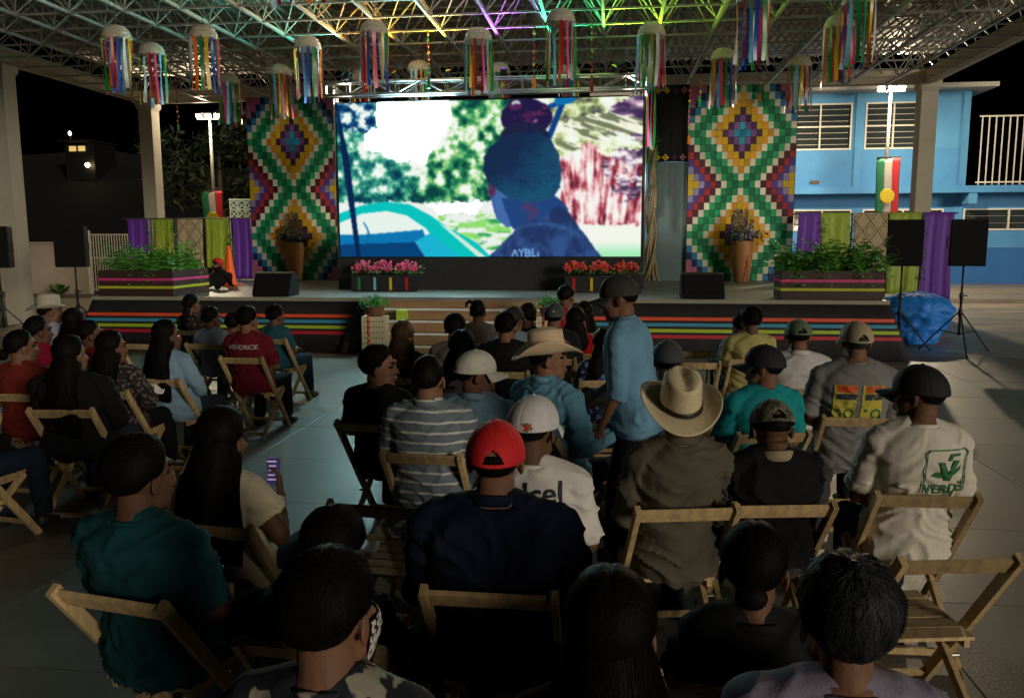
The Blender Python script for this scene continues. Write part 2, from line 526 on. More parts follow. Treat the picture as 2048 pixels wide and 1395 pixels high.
blk = MB()
for s in (-1, 1):
    blk.box((0, 0, s * .132), (.295, .12, .03)); blk.box((s * .132, 0, 0), (.03, .12, .234))
blk.bar((-.12, 0, -.12), (.12, 0, .12), .08, .03, up=(1, 0, -1)); blk.bar((-.12, 0, .12), (.12, 0, -.12), .081, .031, up=(1, 0, 1))
bme = blk.mesh('block'); bme.materials.append(bw_m)
for i in range(10):
    for k in range(2): obj('breeze_block', bme, None, bw, (-1.35 + i * .3, 0, 2.86 + k * .3))

leafm = M('tree leaf dark', (.020, .033, .013), rough=.6, var=.4, scale=1.3)
leafl = M('shrub leaf', (.07, .16, .03), rough=.5, var=.35, scale=3)
bark = M('bark', (.10, .075, .05), rough=.9, var=.3, bump=.4, bscale=25)
def leaf_cloud(n, fn, size, seed):
    """n small folded leaves placed by fn(rng) -> point"""
    r = np.random.default_rng(seed); V = []; F = []
    for k in range(n):
        p = Vector(fn(r)); s = size * r.uniform(.6, 1.4)
        q = Quaternion(Vector(r.normal(size=3)).normalized(), r.uniform(0, 6.28))
        o = len(V)
        for a in ((-s, 0, 0), (0, -s * .4, s * .12), (s, 0, 0), (0, s * .4, s * .12)): V.append(p + q @ Vector(a))
        F.append((o, o + 1, o + 2)); F.append((o, o + 2, o + 3))
    m = MB(); m.add(V, F)
    return m
def tree(x, y, h, r, label, seed, n=4200):
    t = thing('tree', label, 'tree', (x, y, -.03), 0, 'dark trees beyond the court')
    rr = random.Random(seed)
    m = MB(); tops = []
    m.tube([(0, 0, 0), (.1, .05, h * .25), (-.05, .1, h * .5), (0, 0, h * .8)], [.24, .18, .13, .05], 8)
    for k in range(7):
        a = k * 2.4 + rr.uniform(-.4, .4); z0 = h * rr.uniform(.3, .6); L = r * rr.uniform(.6, .95)
        e = Vector((math.cos(a) * L, math.sin(a) * L, z0 + h * rr.uniform(.12, .3)))
        m.tube([(0, 0, z0), (e.x * .5, e.y * .5, z0 + (e.z - z0) * .35), e], [.09, .06, .02], 6); tops.append(e)
    tops += [Vector((rr.uniform(-.5, .5) * r, rr.uniform(-.5, .5) * r, h * rr.uniform(.6, .98))) for _ in range(9)]
    m.build('trunk', bark, t, smooth=True)
    rad = [r * rr.uniform(.25, .5) for _ in tops]
    def fn(g_):
        k = g_.integers(len(tops)); d = g_.normal(size=3); d /= np.linalg.norm(d)
        return np.array(tops[k]) + d * rad[k] * g_.uniform(.45, 1.05) * np.array([1, 1, .75])
    kind(leaf_cloud(n, fn, .16, seed).build('crown', leafm, t), 'stuff')
tree(-16.8, 33.5, 7.2, 2.9, 'dark leafy tree behind the left floodlight pole', 3)
tree(-12.9, 36.5, 8.0, 3.2, 'taller dark tree behind the breeze-block wall', 4)
tree(22.5, 39, 6.2, 2.4, 'dark tree behind the white terrace railing', 8, 2500)
hillm = M('hillside', (.0015, .0017, .0014), rough=.9, var=.4, scale=.15)
V = []; F = []; n = 40
for i in range(n + 1):
    x = -190 + 380 * i / n
    hgt = 9 + 7 * math.sin(i * .31 + 1) + 4 * math.sin(i * .83)
    lf = max(0.0, min(1.0, (-30 - x) / 35))
    V += [(x, 88, -.1), (x, 112, 2 + 10.5 * lf + .6 * math.sin(i * 1.3)), (x, 160, max(4, hgt) + 12 * lf)]
for i in range(n):
    for k in range(2): F.append((3 * i + k, 3 * i + 3 + k, 3 * i + 4 + k, 3 * i + 1 + k))
m = MB(); m.add(V, F); kind(m.build('hill', hillm, smooth=True), 'structure')
# leafy plant at the foot of the yard wall
yp = thing('leafy_plant', 'broad-leaved green plant against the left yard wall', 'plant', (-19.6, 26.6, 0))
m = MB(); rr = random.Random(2)
for k in range(26):
    a = rr.uniform(0, 6.28); L = rr.uniform(.3, .65); hh = rr.uniform(.25, .6); dv = Vector((math.cos(a), math.sin(a), 0)); sv = Vector((-math.sin(a), math.cos(a), 0)); o_ = len(m.v); pts = [Vector((0, 0, 0)) + dv * L * t + Vector((0, 0, hh * (1.6 * t - .9 * t * t))) for t in (0, .35, .7, 1)]
    for p_, w_ in zip(pts, (.02, .10, .08, .01)): m.v += [p_ - sv * w_, p_ + sv * w_]
    for q_ in range(3): m.f.append((o_ + 2 * q_, o_ + 2 * q_ + 1, o_ + 2 * q_ + 3, o_ + 2 * q_ + 2)); m.mi.append(0)
m.build('leaves', leafl, yp)['kind'] = 'stuff'
# small lit house far up the slope, left
fh = thing('hillside_house', 'tiny far house with a lit window and porch lamp, left', 'house', (-74.4, 108, 13.9))
m = MB(); m.box((0, 2, -2.0), (4.4, 5, 7.0)); m.build('wall', M('far house wall', (.004, .0035, .003)), fh)
m = MB(); m.box((0, 1.6, 1.7), (5, 6.4, .3)); m.build('roof', M('far roof', (.004, .003, .003)), fh)
lit = M('lit window', (.2, .15, .05), emit=(1, .66, .22), estr=.55)
for x in (-1.2, .5):
    m = MB(); m.box((x * .8, -.56, .7), (1.0, .1, .7)); m.build('window', lit, fh)
m = MB(); m.ell((1.4, -1.0, -1.6), (.32, .32, .32)); m.build('porch_lamp', M('porch lamp', emit=(1, .8, .45), estr=9), fh)
for lab, x, y, z, c, s in (('small white lamp glowing above the far hillside house', -76, 108, 16.8, (.85, .9, 1), 3), ('small orange lamp on the dark left hillside', -64, 100, 4.3, (1, .35, .1), 1.6), ('small white lamp low on the dark left slope', -50, 100, 3.2, (1, .85, .6), 1.2), ('small white lamp behind the terrace railing', 33, 60, 7.6, (1, .95, .8), 3)):
    m = MB(); m.lathe([(.02, -.32), (.16, -.28), (.22, -.1), (.2, .12), (.1, .24), (.02, .3)], 10)
    lamp = thing('street_lamp', lab, 'lamp', (x, y, 0))
    m.build('lamp_head', M('far lamp %g' % s, emit=c, estr=s), lamp, loc=(0, 0, z))
    m = MB(); m.tube([(0, .1, -.1), (0, .1, z - .05)], .07, 6); m.build('pole', bark, lamp)
# ================================================================== OBJECTS ON AND ROUND THE STAGE
black_p = M('black paint', (.012, .012, .014), rough=.5, var=.2)
# ------------------------------------------------------------------ LED screen: picture computed cell by cell, shown by emission
def picture(nu, nv):
    U, Vv = np.meshgrid(np.linspace(0, 1, nu), np.linspace(0, 1, nv))
    u = U.ravel(); v = Vv.ravel()            # v: 0 at the top
    X = u * 1775 + 40; Y = v * 906 + 585     # working units
    P = lambda s, sd=0, ax=1, ay=1: fbm(np.stack([X / s * ax, Y / s * ay, np.full_like(X, sd * 7.3)], 1), 4, sd)
    wx = X + (P(60, 9) - .5) * 60 + (P(14, 19) - .5) * 46; wy = Y + (P(60, 8) - .5) * 60 + (P(14, 18) - .5) * 46
    def poly(pts, x=wx, y=wy):
        ins = np.zeros(len(x), bool); n = len(pts)
        for i in range(n):
            (x0, y0), (x1, y1) = pts[i], pts[(i + 1) % n]
            c = ((y0 > y) != (y1 > y)) & (x < (x1 - x0) * (y - y0) / (y1 - y0 + 1e-9) + x0)
            ins ^= c
        return ins
    img = np.tile(np.array([.93, .93, .92]), (len(u), 1))
    def put(mask, c, a=1.0):
        a = (mask * a if not hasattr(a, '__len__') else mask * a)[:, None]
        img[:] = img * (1 - a) + np.array(c) * a
    def ramp(mask, nz, stops):
        xs_ = [q[0] for q in stops]; col = np.stack([np.interp(nz, xs_, [q[1][i] for q in stops]) for i in range(3)], 1)
        img[:] = np.where(mask[:, None], col, img)
    P5 = lambda s, sd, ax=1, ay=1: fbm(np.stack([X / s * ax, Y / s * ay, np.full_like(X, sd * 3.1)], 1), 5, sd)
    def leaves(mask, pal, s, thr, seed):
        """leaf dapple: several colour layers cut by noise"""
        for k, (c, t) in enumerate(pal):
            nz = P(s, seed + k, 1.0, 1.25)
            put(mask * sstep(t + thr - .05, t + thr + .05, nz), c, .92)
    # soft foliage regions
    left = poly([(0, 580), (250, 580), (300, 680), (260, 770), (180, 800), (190, 850), (330, 900), (560, 960), (660, 1080), (640, 1180), (0, 1190)])
    mid = poly([(690, 580), (1060, 580), (1040, 900), (1000, 1180), (560, 1170), (640, 1050), (570, 960), (660, 880), (640, 830), (720, 700)])
    right = poly([(1280, 570), (1830, 570), (1830, 1000), (1330, 920), (1280, 800)])
    W_ = (.93, .95, .92)
    def blur(mk, it):
        g = mk.reshape(nv, nu).astype(float)
        for _ in range(it):
            pd = np.pad(g, 1, mode='edge'); g = (pd[:-2, 1:-1] + pd[2:, 1:-1] + pd[1:-1, :-2] + pd[1:-1, 2:] + pd[1:-1, 1:-1]) / 5
        return g.ravel()
    skym = blur(poly([(250, 540), (720, 540), (735, 690), (655, 840), (570, 945), (420, 930), (300, 900), (190, 840), (180, 790), (280, 720), (300, 640)], X, Y), 60)
    fol = (Y < 1178 + 14 * (P(30, 17) - .5)) & (X < 1075)
    n5 = P5(50, 20) + .34 * (skym - .12) - .05 * sstep(1080, 1175, Y) * (X < 700)
    mixx = sstep(380, 640, X + (P(90, 15) - .5) * 200)[:, None]
    keep = img.copy()
    ramp(fol, n5, [(.26, (.03, .20, .28)), (.37, (.07, .36, .38)), (.47, (.18, .56, .48)), (.55, (.50, .78, .66)), (.63, W_)]); lf_ = img.copy(); img[:] = keep
    ramp(fol, n5, [(.26, (.05, .26, .24)), (.37, (.12, .46, .32)), (.46, (.32, .66, .40)), (.54, (.66, .84, .54)), (.61, W_)]); img[:] = lf_ * (1 - mixx) + img * mixx
    ramp(right, P5(54, 50, .8, 1.3), [(.26, (.34, .30, .34)), (.38, (.52, .58, .38)), (.47, (.78, .84, .60)), (.56, (.92, .93, .84)), (.7, W_)])
    topl = poly([(0, 570), (240, 570), (290, 690), (250, 760), (120, 745), (40, 700)])
    ramp(topl & (n5 < .62), P5(36, 30), [(.32, (.03, .16, .34)), (.44, (.08, .30, .48)), (.54, (.34, .60, .70)), (.62, W_)])
    pur = poly([(1640, 640), (1830, 560), (1830, 860), (1700, 780), (1560, 720)])
    ramp(pur, P5(60, 61, .6, 2.4), [(.34, (.24, .18, .32)), (.46, (.46, .36, .50)), (.54, (.82, .68, .76)), (.62, W_)])
    # palm fronds: long pale streaks
    fr = poly([(1300, 860), (1400, 700), (1830, 640), (1830, 930), (1500, 960)])
    put(fr * sstep(.5, .56, fbm(np.stack([(X * .9 + Y * .5) / 210, (Y - X * .35) / 26, X * 0], 1), 3, 71)), (.93, .93, .84))
    put(fr * sstep(.62, .66, fbm(np.stack([(X * .9 + Y * .5) / 150, (Y - X * .35) / 22, X * 0], 1), 3, 72)), (.45, .48, .36))
    # root / trunk zone: upright crimson streaks
    bw = (P(150, 16) - .5) * 190
    rt = poly([(1335, 900), (1560, 880), (1830, 870), (1830, 1300), (1480, 1320), (1360, 1200), (1340, 1010)], wx, wy + bw * (Y < 1150))
    bend = (X - 1500) * (1 + (Y - 900) / 1500)
    s1 = .6 * fbm(np.stack([bend / 26, Y / 150, X * 0], 1), 4, 81) + .4 * P5(60, 82)
    ramp(rt, s1, [(.34, (.32, .12, .20)), (.42, (.62, .24, .30)), (.49, (.84, .56, .58)), (.55, (.94, .84, .84)), (.62, W_)])
    dkp = poly([(1600, 900), (1830, 850), (1830, 1130), (1700, 1190), (1600, 1020)])
    ramp(dkp & (P5(50, 85) < .52), P5(40, 86, .7, 1.6), [(.35, (.22, .18, .30)), (.46, (.46, .38, .48)), (.56, (.80, .70, .78)), (.64, W_)])
    # water and its green reflections
    wat = poly([(40, 1170), (1060, 1165), (1070, 1500), (40, 1500)])
    put(wat, (.90, .92, .90))
    wr = poly([(620, 1240), (1060, 1230), (1080, 1500), (820, 1500)])
    put(wr * sstep(.45, .55, P(60, 91, .5, 1.8)), (.55, .85, .42)); put(wr * sstep(.58, .66, P(50, 92, .5, 1.8)), (.20, .62, .34))
    put(poly([(560, 1170), (900, 1160), (860, 1235), (640, 1240)]), (.93, .93, .92))
    gr = poly([(1470, 1310), (1830, 1305), (1830, 1500), (1590, 1500)])
    put(gr, (.93, .94, .90)); put(gr * sstep(1390, 1490, Y), (.62, .90, .70))
    # boat: curved gunwale, pale inside, bench, dark bottom
    put(poly([(30, 1235), (170, 1185), (320, 1162), (470, 1180), (590, 1245), (700, 1320), (860, 1405), (960, 1500), (30, 1500)], X, Y), (.04, .74, .72))
    put(poly([(30, 1290), (180, 1232), (330, 1218), (450, 1245), (560, 1320), (720, 1500), (30, 1500)], X, Y), (.88, .93, .90))
    put(poly([(30, 1360), (230, 1355), (545, 1330), (560, 1370), (500, 1405), (30, 1420)], X, Y), (.05, .45, .68))
    put(poly([(30, 1418), (500, 1404), (560, 1500), (30, 1500)], X, Y), (.03, .25, .45))
    put(poly([(500, 1400), (590, 1350), (700, 1440), (760, 1500), (560, 1500)], X, Y), (.10, .68, .80))
    put(poly([(640, 1290), (700, 1320), (930, 1500), (880, 1500)], X, Y), (.80, .90, .84))
    put((np.abs((X - 190) - 25 * np.sin((Y - 1290) / 40)) < 5) * (Y > 1285) * (Y < 1420), (.08, .40, .55))
    # rope
    rx = np.interp(Y, [585, 900, 1130, 1500], [42, 88, 112, 152])
    put(np.abs(X - rx) < np.interp(Y, [585, 760, 900, 1500], [7, 12, 22, 13]), (.04, .14, .30))
    # poles of the awning
    def seg(ax, ay, bx, by, w, c):
        t = np.clip(((X - ax) * (bx - ax) + (Y - ay) * (by - ay)) / ((bx - ax) ** 2 + (by - ay) ** 2), 0, 1)
        put(np.hypot(X - ax - t * (bx - ax), Y - ay - t * (by - ay)) < w, c)
    seg(1270, 640, 1450, 570, 15, (.05, .28, .55)); seg(1370, 600, 1290, 800, 17, (.06, .24, .50)); seg(1345, 600, 1410, 590, 26, (.05, .42, .66))
    # woman seen from behind: bun, head, face edge, neck, shoulders
    def el(cx_, cy_, rx_, ry_, c, x=wx, y=wy):
        put(((x - cx_) / rx_) ** 2 + ((y - cy_) / ry_) ** 2 < 1, c)
    fx = X + (P(26, 3) - .5) * 14; fy = Y + (P(26, 4) - .5) * 14
    put(poly([(930, 1010), (960, 1190), (985, 1270), (1050, 1320), (1120, 1300), (1180, 1120), (1100, 1000)], fx, fy), (.22, .36, .62))
    el(962, 1090, 26, 50, (.34, .17, .34), fx, fy); put(poly([(985, 1060), (1075, 1080), (1090, 1300), (1040, 1318), (990, 1262), (970, 1170)], fx, fy), (.26, .42, .64), .8)
    put(poly([(1010, 1150), (1320, 1130), (1400, 1210), (1340, 1330), (1080, 1330)], fx, fy), (.13, .26, .48))
    put(poly([(1120, 1180), (1340, 1140), (1330, 1200), (1140, 1330)], fx, fy) * sstep(.46, .62, P(60, 5)), (.34, .20, .36), .7)
    el(1160, 690, 148, 108, (.13, .10, .26), fx, fy)
    el(1100, 602, 42, 30, (.16, .10, .28), fx, fy); el(1100, 606, 26, 16, (.70, .78, .74), fx, fy)
    put(((fx - 1160) / 148) ** 2 + ((fy - 690) / 108) ** 2 < sstep(.46, .62, P(48, 6, .7, 1.6)), (.32, .14, .32))
    seg(1215, 705, 1165, 758, 7, (.60, .36, .58))
    el(1150, 800, 140, 90, (.12, .13, .25), fx, fy)
    put(poly([(1010, 800), (1080, 775), (1230, 775), (1300, 815), (1345, 900), (1362, 1000), (1355, 1090), (1310, 1150), (1200, 1180), (1080, 1160), (1000, 1110), (940, 1060), (905, 985), (915, 910), (955, 845)], fx, fy), (.09, .17, .29))
    hd = poly([(1010, 800), (1080, 775), (1230, 775), (1300, 815), (1345, 900), (1362, 1000), (1355, 1090), (1310, 1150), (1200, 1180), (1080, 1160), (1000, 1110), (940, 1060), (905, 985), (915, 910), (955, 845)], fx, fy); put(hd, (.11, .31, .43), sstep(.15, .85, (X - 1000) / 700 + (Y - 780) / 700 + (P(120, 13) - .5) * .5))
    put(hd * sstep(.56, .66, P(22, 14, 1, 2.4)), (.05, .13, .25), .3)
    put((((fx - 1135) / 228) ** 2 + ((fy - 930) / 190) ** 2 < 1) * sstep(.5, .7, P(70, 7)), (.10, .13, .30), .35)
    sh = poly([(930, 1500), (1030, 1400), (1120, 1310), (1240, 1265), (1340, 1190), (1400, 1230), (1500, 1370), (1600, 1500)], fx, fy)
    put(sh, (.13, .20, .37)); put(sh, (.19, .31, .52), sstep(.38, .66, P(90, 11)))
    put(sh * sstep(16, 3, np.abs(np.hypot((X - 1245) / 1.5, Y - 1490) - 190)) * (Y < 1430) * (X < 1420), (.22, .38, .60), .5)
    # lettering on her shirt, cut by the lower edge
    L = lambda a, b, c, d: seg(1075 + a * 1.0, 1448 + b, 1075 + c * 1.0, 1448 + d, 4.0, (.50, .72, .92))
    L(0, 40, 16, 4); L(16, 4, 32, 40); L(40, 2, 54, 18); L(68, 0, 54, 18); L(54, 18, 54, 42)
    L(78, 0, 78, 42); L(78, 0, 100, 4); L(78, 20, 102, 20); L(78, 42, 104, 40); L(100, 4, 102, 20); L(104, 20, 104, 40)
    L(118, 0, 118, 40); L(118, 41, 138, 41); L(152, 18, 152, 42)
    # where the video is plain bright sky or water it shines far beyond white
    hot = np.maximum(sstep(.80, .97, skym), sstep(.89, .92, img.min(1)) * (poly([(240, 560), (700, 560), (730, 690), (650, 840), (570, 950), (300, 905), (190, 840), (180, 780), (290, 700)]) | poly([(30, 1215), (1000, 1160), (1060, 1500), (30, 1500)]) | poly([(1470, 1300), (1840, 1300), (1840, 1510), (1590, 1510)])))
    hot = sstep(.55, .98, blur(hot, 4))
    for ch in range(3): img[:, ch] = blur(img[:, ch], 2)      # video softness
    return np.clip(img, 0, 1), nu, nv, hot
def emission_mat(name, attr, strength=1.0):
    m = bpy.data.materials.new(name); m.use_nodes = True; nt = m.node_tree
    nt.nodes.remove(nt.nodes['Principled BSDF'])
    a = nt.nodes.new('ShaderNodeAttribute'); a.attribute_name = attr
    e = nt.nodes.new('ShaderNodeEmission'); e.inputs['Strength'].default_value = strength
    nt.links.new(a.outputs['Color'], e.inputs[0]); nt.links.new(e.outputs[0], nt.nodes['Material Output'].inputs[0])
    return m
SX0, SX1, SZ0, SZ1, SY = -5.48, .50, 1.60, 4.59, 15.9
led = thing('led_screen', 'large bright video wall showing a woman with a bun in a boat', 'screen', ((SX0 + SX1) / 2, SY, .95))
img, nu, nv, hot = picture(440, 222)
c = np.where(img <= .04045, img / 12.92, ((img + .055) / 1.055) ** 2.4)
lum = c @ np.array([.2126, .7152, .0722])
c = c / 1.3 * (1 + SCREEN_GAIN * hot[:, None] * np.array([.55, .95, 1.08]))
W_, H_ = SX1 - SX0, SZ1 - SZ0
gx, gz = np.meshgrid(np.linspace(-W_ / 2, W_ / 2, nu), np.linspace(SZ1 - .95, SZ0 - .95, nv))
V = np.stack([gx.ravel(), np.full(nu * nv, -.004), gz.ravel()], 1)
idx = np.arange(nu * nv).reshape(nv, nu)
F = np.stack([idx[:-1, :-1].ravel(), idx[1:, :-1].ravel(), idx[1:, 1:].ravel(), idx[:-1, 1:].ravel()], 1)
me = bpy.data.meshes.new('display'); me.from_pydata(V.tolist(), [], F.tolist())
ca = me.color_attributes.new('picture', 'FLOAT_COLOR', 'POINT')
ca.data.foreach_set('color', np.concatenate([c, np.ones((len(c), 1))], 1).astype(np.float32).ravel())
obj('display', me, emission_mat('led picture', 'picture', 1.0), led)
m = MB(); m.box((0, .12, (SZ0 + SZ1) / 2 - .95), (W_ + .06, .2, H_ + .06)); m.build('cabinet', black_p, led)
m = MB(); m.box((0, .02, (SZ0 - .95 - .03) / 2), (W_ + .04, .3, SZ0 - .95 - .03)); m.build('base_skirt', dark_cloth, led)
# box truss over the screen
alu = M('truss aluminium', (.55, .56, .58), rough=.28, metal=.85, var=.1)
tr = thing('lighting_truss', 'aluminium box truss spanning above the video wall', 'truss', ((SX0 + SX1) / 2, 15.7, 4.7))
L_ = 6.3
for y in (-.12, .12):
    for z in (0, .24):
        m = MB(); m.tube([(-L_ / 2, y, z), (L_ / 2, y, z)], .024, 8); m.build('main_tube', alu, tr, smooth=True)
n = 13
for k in range(n):
    a, b = -L_ / 2 + L_ * k / n, -L_ / 2 + L_ * (k + 1) / n
    for y in (-.12, .12):
        m = MB(); m.tube([(a, y, 0 if k % 2 else .24), (b, y, .24 if k % 2 else 0)], .012, 6); m.build('brace', alu, tr)
        m = MB(); m.tube([(a, y, .0), (a, y, .24)], .012, 6); m.build('upright', alu, tr)
for x in (-L_ / 2 + .1, L_ / 2 - .1):
    m = MB()
    for y in (.28, .46): m.tube([(x, y, -3.72), (x, y, .24)], .024, 8)
    for k in range(9): m.tube([(x, .28, -3.6 + k * .42), (x, .46, -3.39 + k * .42)], .012, 6)
    m.build('leg_tower', alu, tr, smooth=True)
# colour wash lamps clamped on the truss: they throw the coloured light seen on the roof steel
washes = [(-2.75, (.1, .9, .75), 'cyan', -1.2), (-1.75, (1, .42, .03), 'orange', -.7), (-.7, (1, .8, .1), 'yellow', -.35), (.35, (.5, .12, 1), 'violet', .05), (1.3, (.02, 1, .35), 'green', .35), (2.4, (.55, 1, .05), 'lime', .9)]
for x, c_, nm, tx in washes:
    wl_ = thing('wash_lamp', 'small stage lamp throwing %s light from the truss to the roof' % nm, 'stage lamp', ((SX0 + SX1) / 2 + x, 15.84, 4.98), 0, 'colour wash lamps on the truss')
    d = Vector((tx * .7, -.55, 1.0)).normalized(); q = d.to_track_quat('Z', 'Y')
    m = MB(); m.lathe([(.045, -.10), (.062, -.08), (.062, .08), (.058, .085)], 14); m.build('housing', black_p, wl_, loc=(0, 0, .09)).rotation_euler = q.to_euler()
    m = MB(); m.lathe([(.052, .086), (.05, .09)], 14); o = m.build('lens', M('lens ' + nm, c_, emit=c_, estr=.1), wl_, loc=(0, 0, .09)); o.rotation_euler = q.to_euler()
    m = MB(); m.bar((-.07, 0, -.06), (-.07, 0, .1), .012, .03); m.bar((.07, 0, -.06), (.07, 0, .1), .012, .03); m.bar((-.075, 0, -.06), (.075, 0, -.06), .03, .012); m.build('yoke', black_p, wl_)
    ld = bpy.data.lights.new('wash ' + nm, 'SPOT'); ld.energy = WASH * (.45 if nm == 'cyan' else 1); ld.color = c_; ld.spot_size = RAD(115); ld.spot_blend = .8; ld.shadow_soft_size = .05
    lo = bpy.data.objects.new('lamp_light', ld); COL.objects.link(lo); lo.parent = wl_
    lo.location = Vector((0, 0, .09)) + d * .11; lo.rotation_euler = (-d).to_track_quat('Z', 'Y').to_euler()

for x, nm, tgt in ((-2.6, 'left', Vector((-5.4, 4.0, -3.4))), (2.6, 'right', Vector((5.4, 4.0, -3.4)))):  # unseen white fill spots, added only to brighten the mosaic panels
    wl_ = thing('wash_lamp', 'small added white fill lamp on the truss end lighting the %s mosaic' % nm, 'stage lamp', ((SX0 + SX1) / 2 + x, 15.5, 5.0), 0, 'added white fill lamps on the truss ends')
    d = (tgt - Vector((x, 0, 0))).normalized(); q = d.to_track_quat('Z', 'Y')
    m = MB(); m.lathe([(.045, -.10), (.062, -.08), (.062, .08), (.058, .085)], 14); m.build('housing', black_p, wl_, loc=(0, 0, .07)).rotation_euler = q.to_euler()
    m = MB(); m.bar((-.07, 0, -.06), (-.07, 0, .08), .012, .03); m.bar((.07, 0, -.06), (.07, 0, .08), .012, .03); m.bar((-.075, 0, -.06), (.075, 0, -.06), .03, .012); m.build('yoke', black_p, wl_)
    ld = bpy.data.lights.new('panel fill ' + nm, 'SPOT'); ld.energy = PANEL_FILL; ld.color = (1, .90, .72); ld.spot_size = RAD(80); ld.spot_blend = 1.0; ld.shadow_soft_size = .06
    lo = bpy.data.objects.new('lamp_light', ld); COL.objects.link(lo); lo.parent = wl_
    lo.location = Vector((0, 0, .07)) + d * .11; lo.rotation_euler = (-d).to_track_quat('Z', 'Y').to_euler()

# ------------------------------------------------------------------ mosaic panels
PAL = {'blue': (.02, .22, .50), 'cyan': (.02, .38, .52), 'violet': (.22, .09, .34), 'plum': (.085, .018, .09), 'gold': (.68, .44, .012), 'orange': (.74, .34, .015),
       'white': (.74, .70, .55), 'green': (.010, .33, .13), 'dkgreen': (.004, .15, .065), 'maroon': (.075, .010, .024), 'red': (.40, .026, .03), 'purple': (.085, .045, .30), 'lavender': (.30, .26, .50),
       'navy': (.008, .02, .09), 'pink': (.50, .14, .26)}
PM = {k: M('mosaic ' + k, v, rough=.6, var=.10, scale=9, objvar=.22) for k, v in PAL.items()}
def cell_colour(c, r):
    d = abs(c - 9) + min(abs(r - 6), abs(r - 20))
    if d <= 10: return ['blue', 'cyan', 'violet', 'plum', 'gold', 'orange', 'white', 'green', 'dkgreen', 'green', 'white'][d]
    if 6 < r < 20: return (['maroon', 'red', 'purple', 'lavender'] + ['gold'] * 8)[d - 11]
    return (['blue', 'navy', 'pink'] + ['pink'] * 8)[d - 11]
board_m = M('panel board', (.05, .05, .05), rough=.8)
def mosaic(x0, x1, label):
    t = thing('mosaic_panel', label, 'panel', ((x0 + x1) / 2, 19.6, .95), 0, 'mosaic panels beside the video wall')
    W, Hh = x1 - x0, 4.45; cw, ch = W / 19, Hh / 27
    m = MB(); m.box((0, .04, Hh / 2), (W + .03, .05, Hh + .01)); m.build('backing_board', board_m, t)
    tile = MB(); a, b = cw / 2 - .0012, ch / 2 - .0012
    tile.rings([[Vector((sx * a, .012, sz * b)) for sx, sz in ((-1, -1), (1, -1), (1, 1), (-1, 1))], [Vector((sx * (a - .002), 0, sz * (b - .002))) for sx, sz in ((-1, -1), (1, -1), (1, 1), (-1, 1))]])
    shared = {}; rest = {}
    cells = sorted([(c, r) for c in range(19) for r in range(27)], key=lambda q: (abs(q[0] - 9) / 9.5) ** 2 + (abs(q[1] - 12) / 15) ** 2)
    restm = MB(); names = list(PM)
    for k, (c, r) in enumerate(cells):
        nm = cell_colour(c, r)
        p = Vector((-W / 2 + (c + .5) * cw, -.003 + random.uniform(-.002, .002), Hh - (r + .5) * ch))
        if k < 300:
            if nm not in shared:
                shared[nm] = tile.mesh('tile'); shared[nm].materials.append(PM[nm])
            obj('tile', shared[nm], None, t, p)
        else:
            restm.add([Vector(v) + p for v in tile.v], tile.f, names.index(nm))
    kind(restm.build('tile_field', [PM[k] for k in names], t), 'stuff')
mosaic(-9.05, -6.75, 'tall mosaic panel of coloured diamonds left of the video wall')
mosaic(1.68, 4.08, 'tall mosaic panel of coloured diamonds right of the video wall')

# ------------------------------------------------------------------ backdrop between the screen and the right mosaic
def ripple_sheet(w, h, nx, nz, amp, freq, seed, sag=0, hem=.03):
    r = random.Random(seed); ph = [r.uniform(0, 6) for _ in range(4)]
    V = []; F = []
    for k in range(nz + 1):
        z = h * (1 - k / nz); t = k / nz
        for i in range(nx + 1):
            x = -w / 2 + w * i / nx; s = i / nx
            y = amp * (.35 + .65 * t) * (math.sin(s * freq + ph[0] + .6 * t) + .5 * math.sin(s * freq * 2.1 + ph[1] + 1.4 * t) + .3 * math.sin(s * freq * 3.7 + ph[2]))
            V.append((x * (1 - .03 * t * math.sin(ph[3])) + .012 * math.sin(5 * t + ph[2]), y, z + (sag * 4 * s * (s - 1) if k == 0 else 0) + (hem * math.sin(s * 7 + ph[1]) * .3 if k == nz else 0)))
    for k in range(nz):
        for i in range(nx):
            a = k * (nx + 1) + i; F.append((a, a + nx + 1, a + nx + 2, a + 1))
    m = MB(); m.add(V, F)
    return m
def cloth_obj(m, name, mat, parent=None, loc=None, th=.004):
    o = m.build(name, mat, parent, smooth=True, loc=loc)
    s = o.modifiers.new('thick', 'SOLIDIFY'); s.thickness = th
    return o
bk = thing('black_backdrop', 'black cloth with diamond trims beside the right mosaic panel', 'backdrop', (1.16, 19.75, 3.72))
cloth_obj(ripple_sheet(1.02, 1.75, 16, 6, .01, 9, 3), 'cloth', M('backdrop cloth', (.010, .010, .012), rough=.85), bk)
for row, z in ((0, 1.62), (1, .10)):
    for k, cname in enumerate(('dkgreen', 'gold', 'gold', 'plum', 'pink')):
        m = MB(); s = .085; x = -.40 + k * .2
        for dx_, dz_ in ((0, s), (0, -s), (-s, 0), (s, 0), (0, 0)): m.box((x + dx_ * .55, -.03, z + dz_ * .55), (s * .62, .008, s * .62), Matrix.Rotation(math.pi / 4, 3, 'Y'))
        m.build('diamond_trim', PM[cname], bk)
m = MB(); m.box((1.28, 19.72, 2.33), (.80, .05, 2.76))
tag(m.build('grey_board', M('grey board', (.13, .19, .21), rough=.7, var=.1)), 'plain grey-blue board between the twisted vine and right mosaic', 'board')

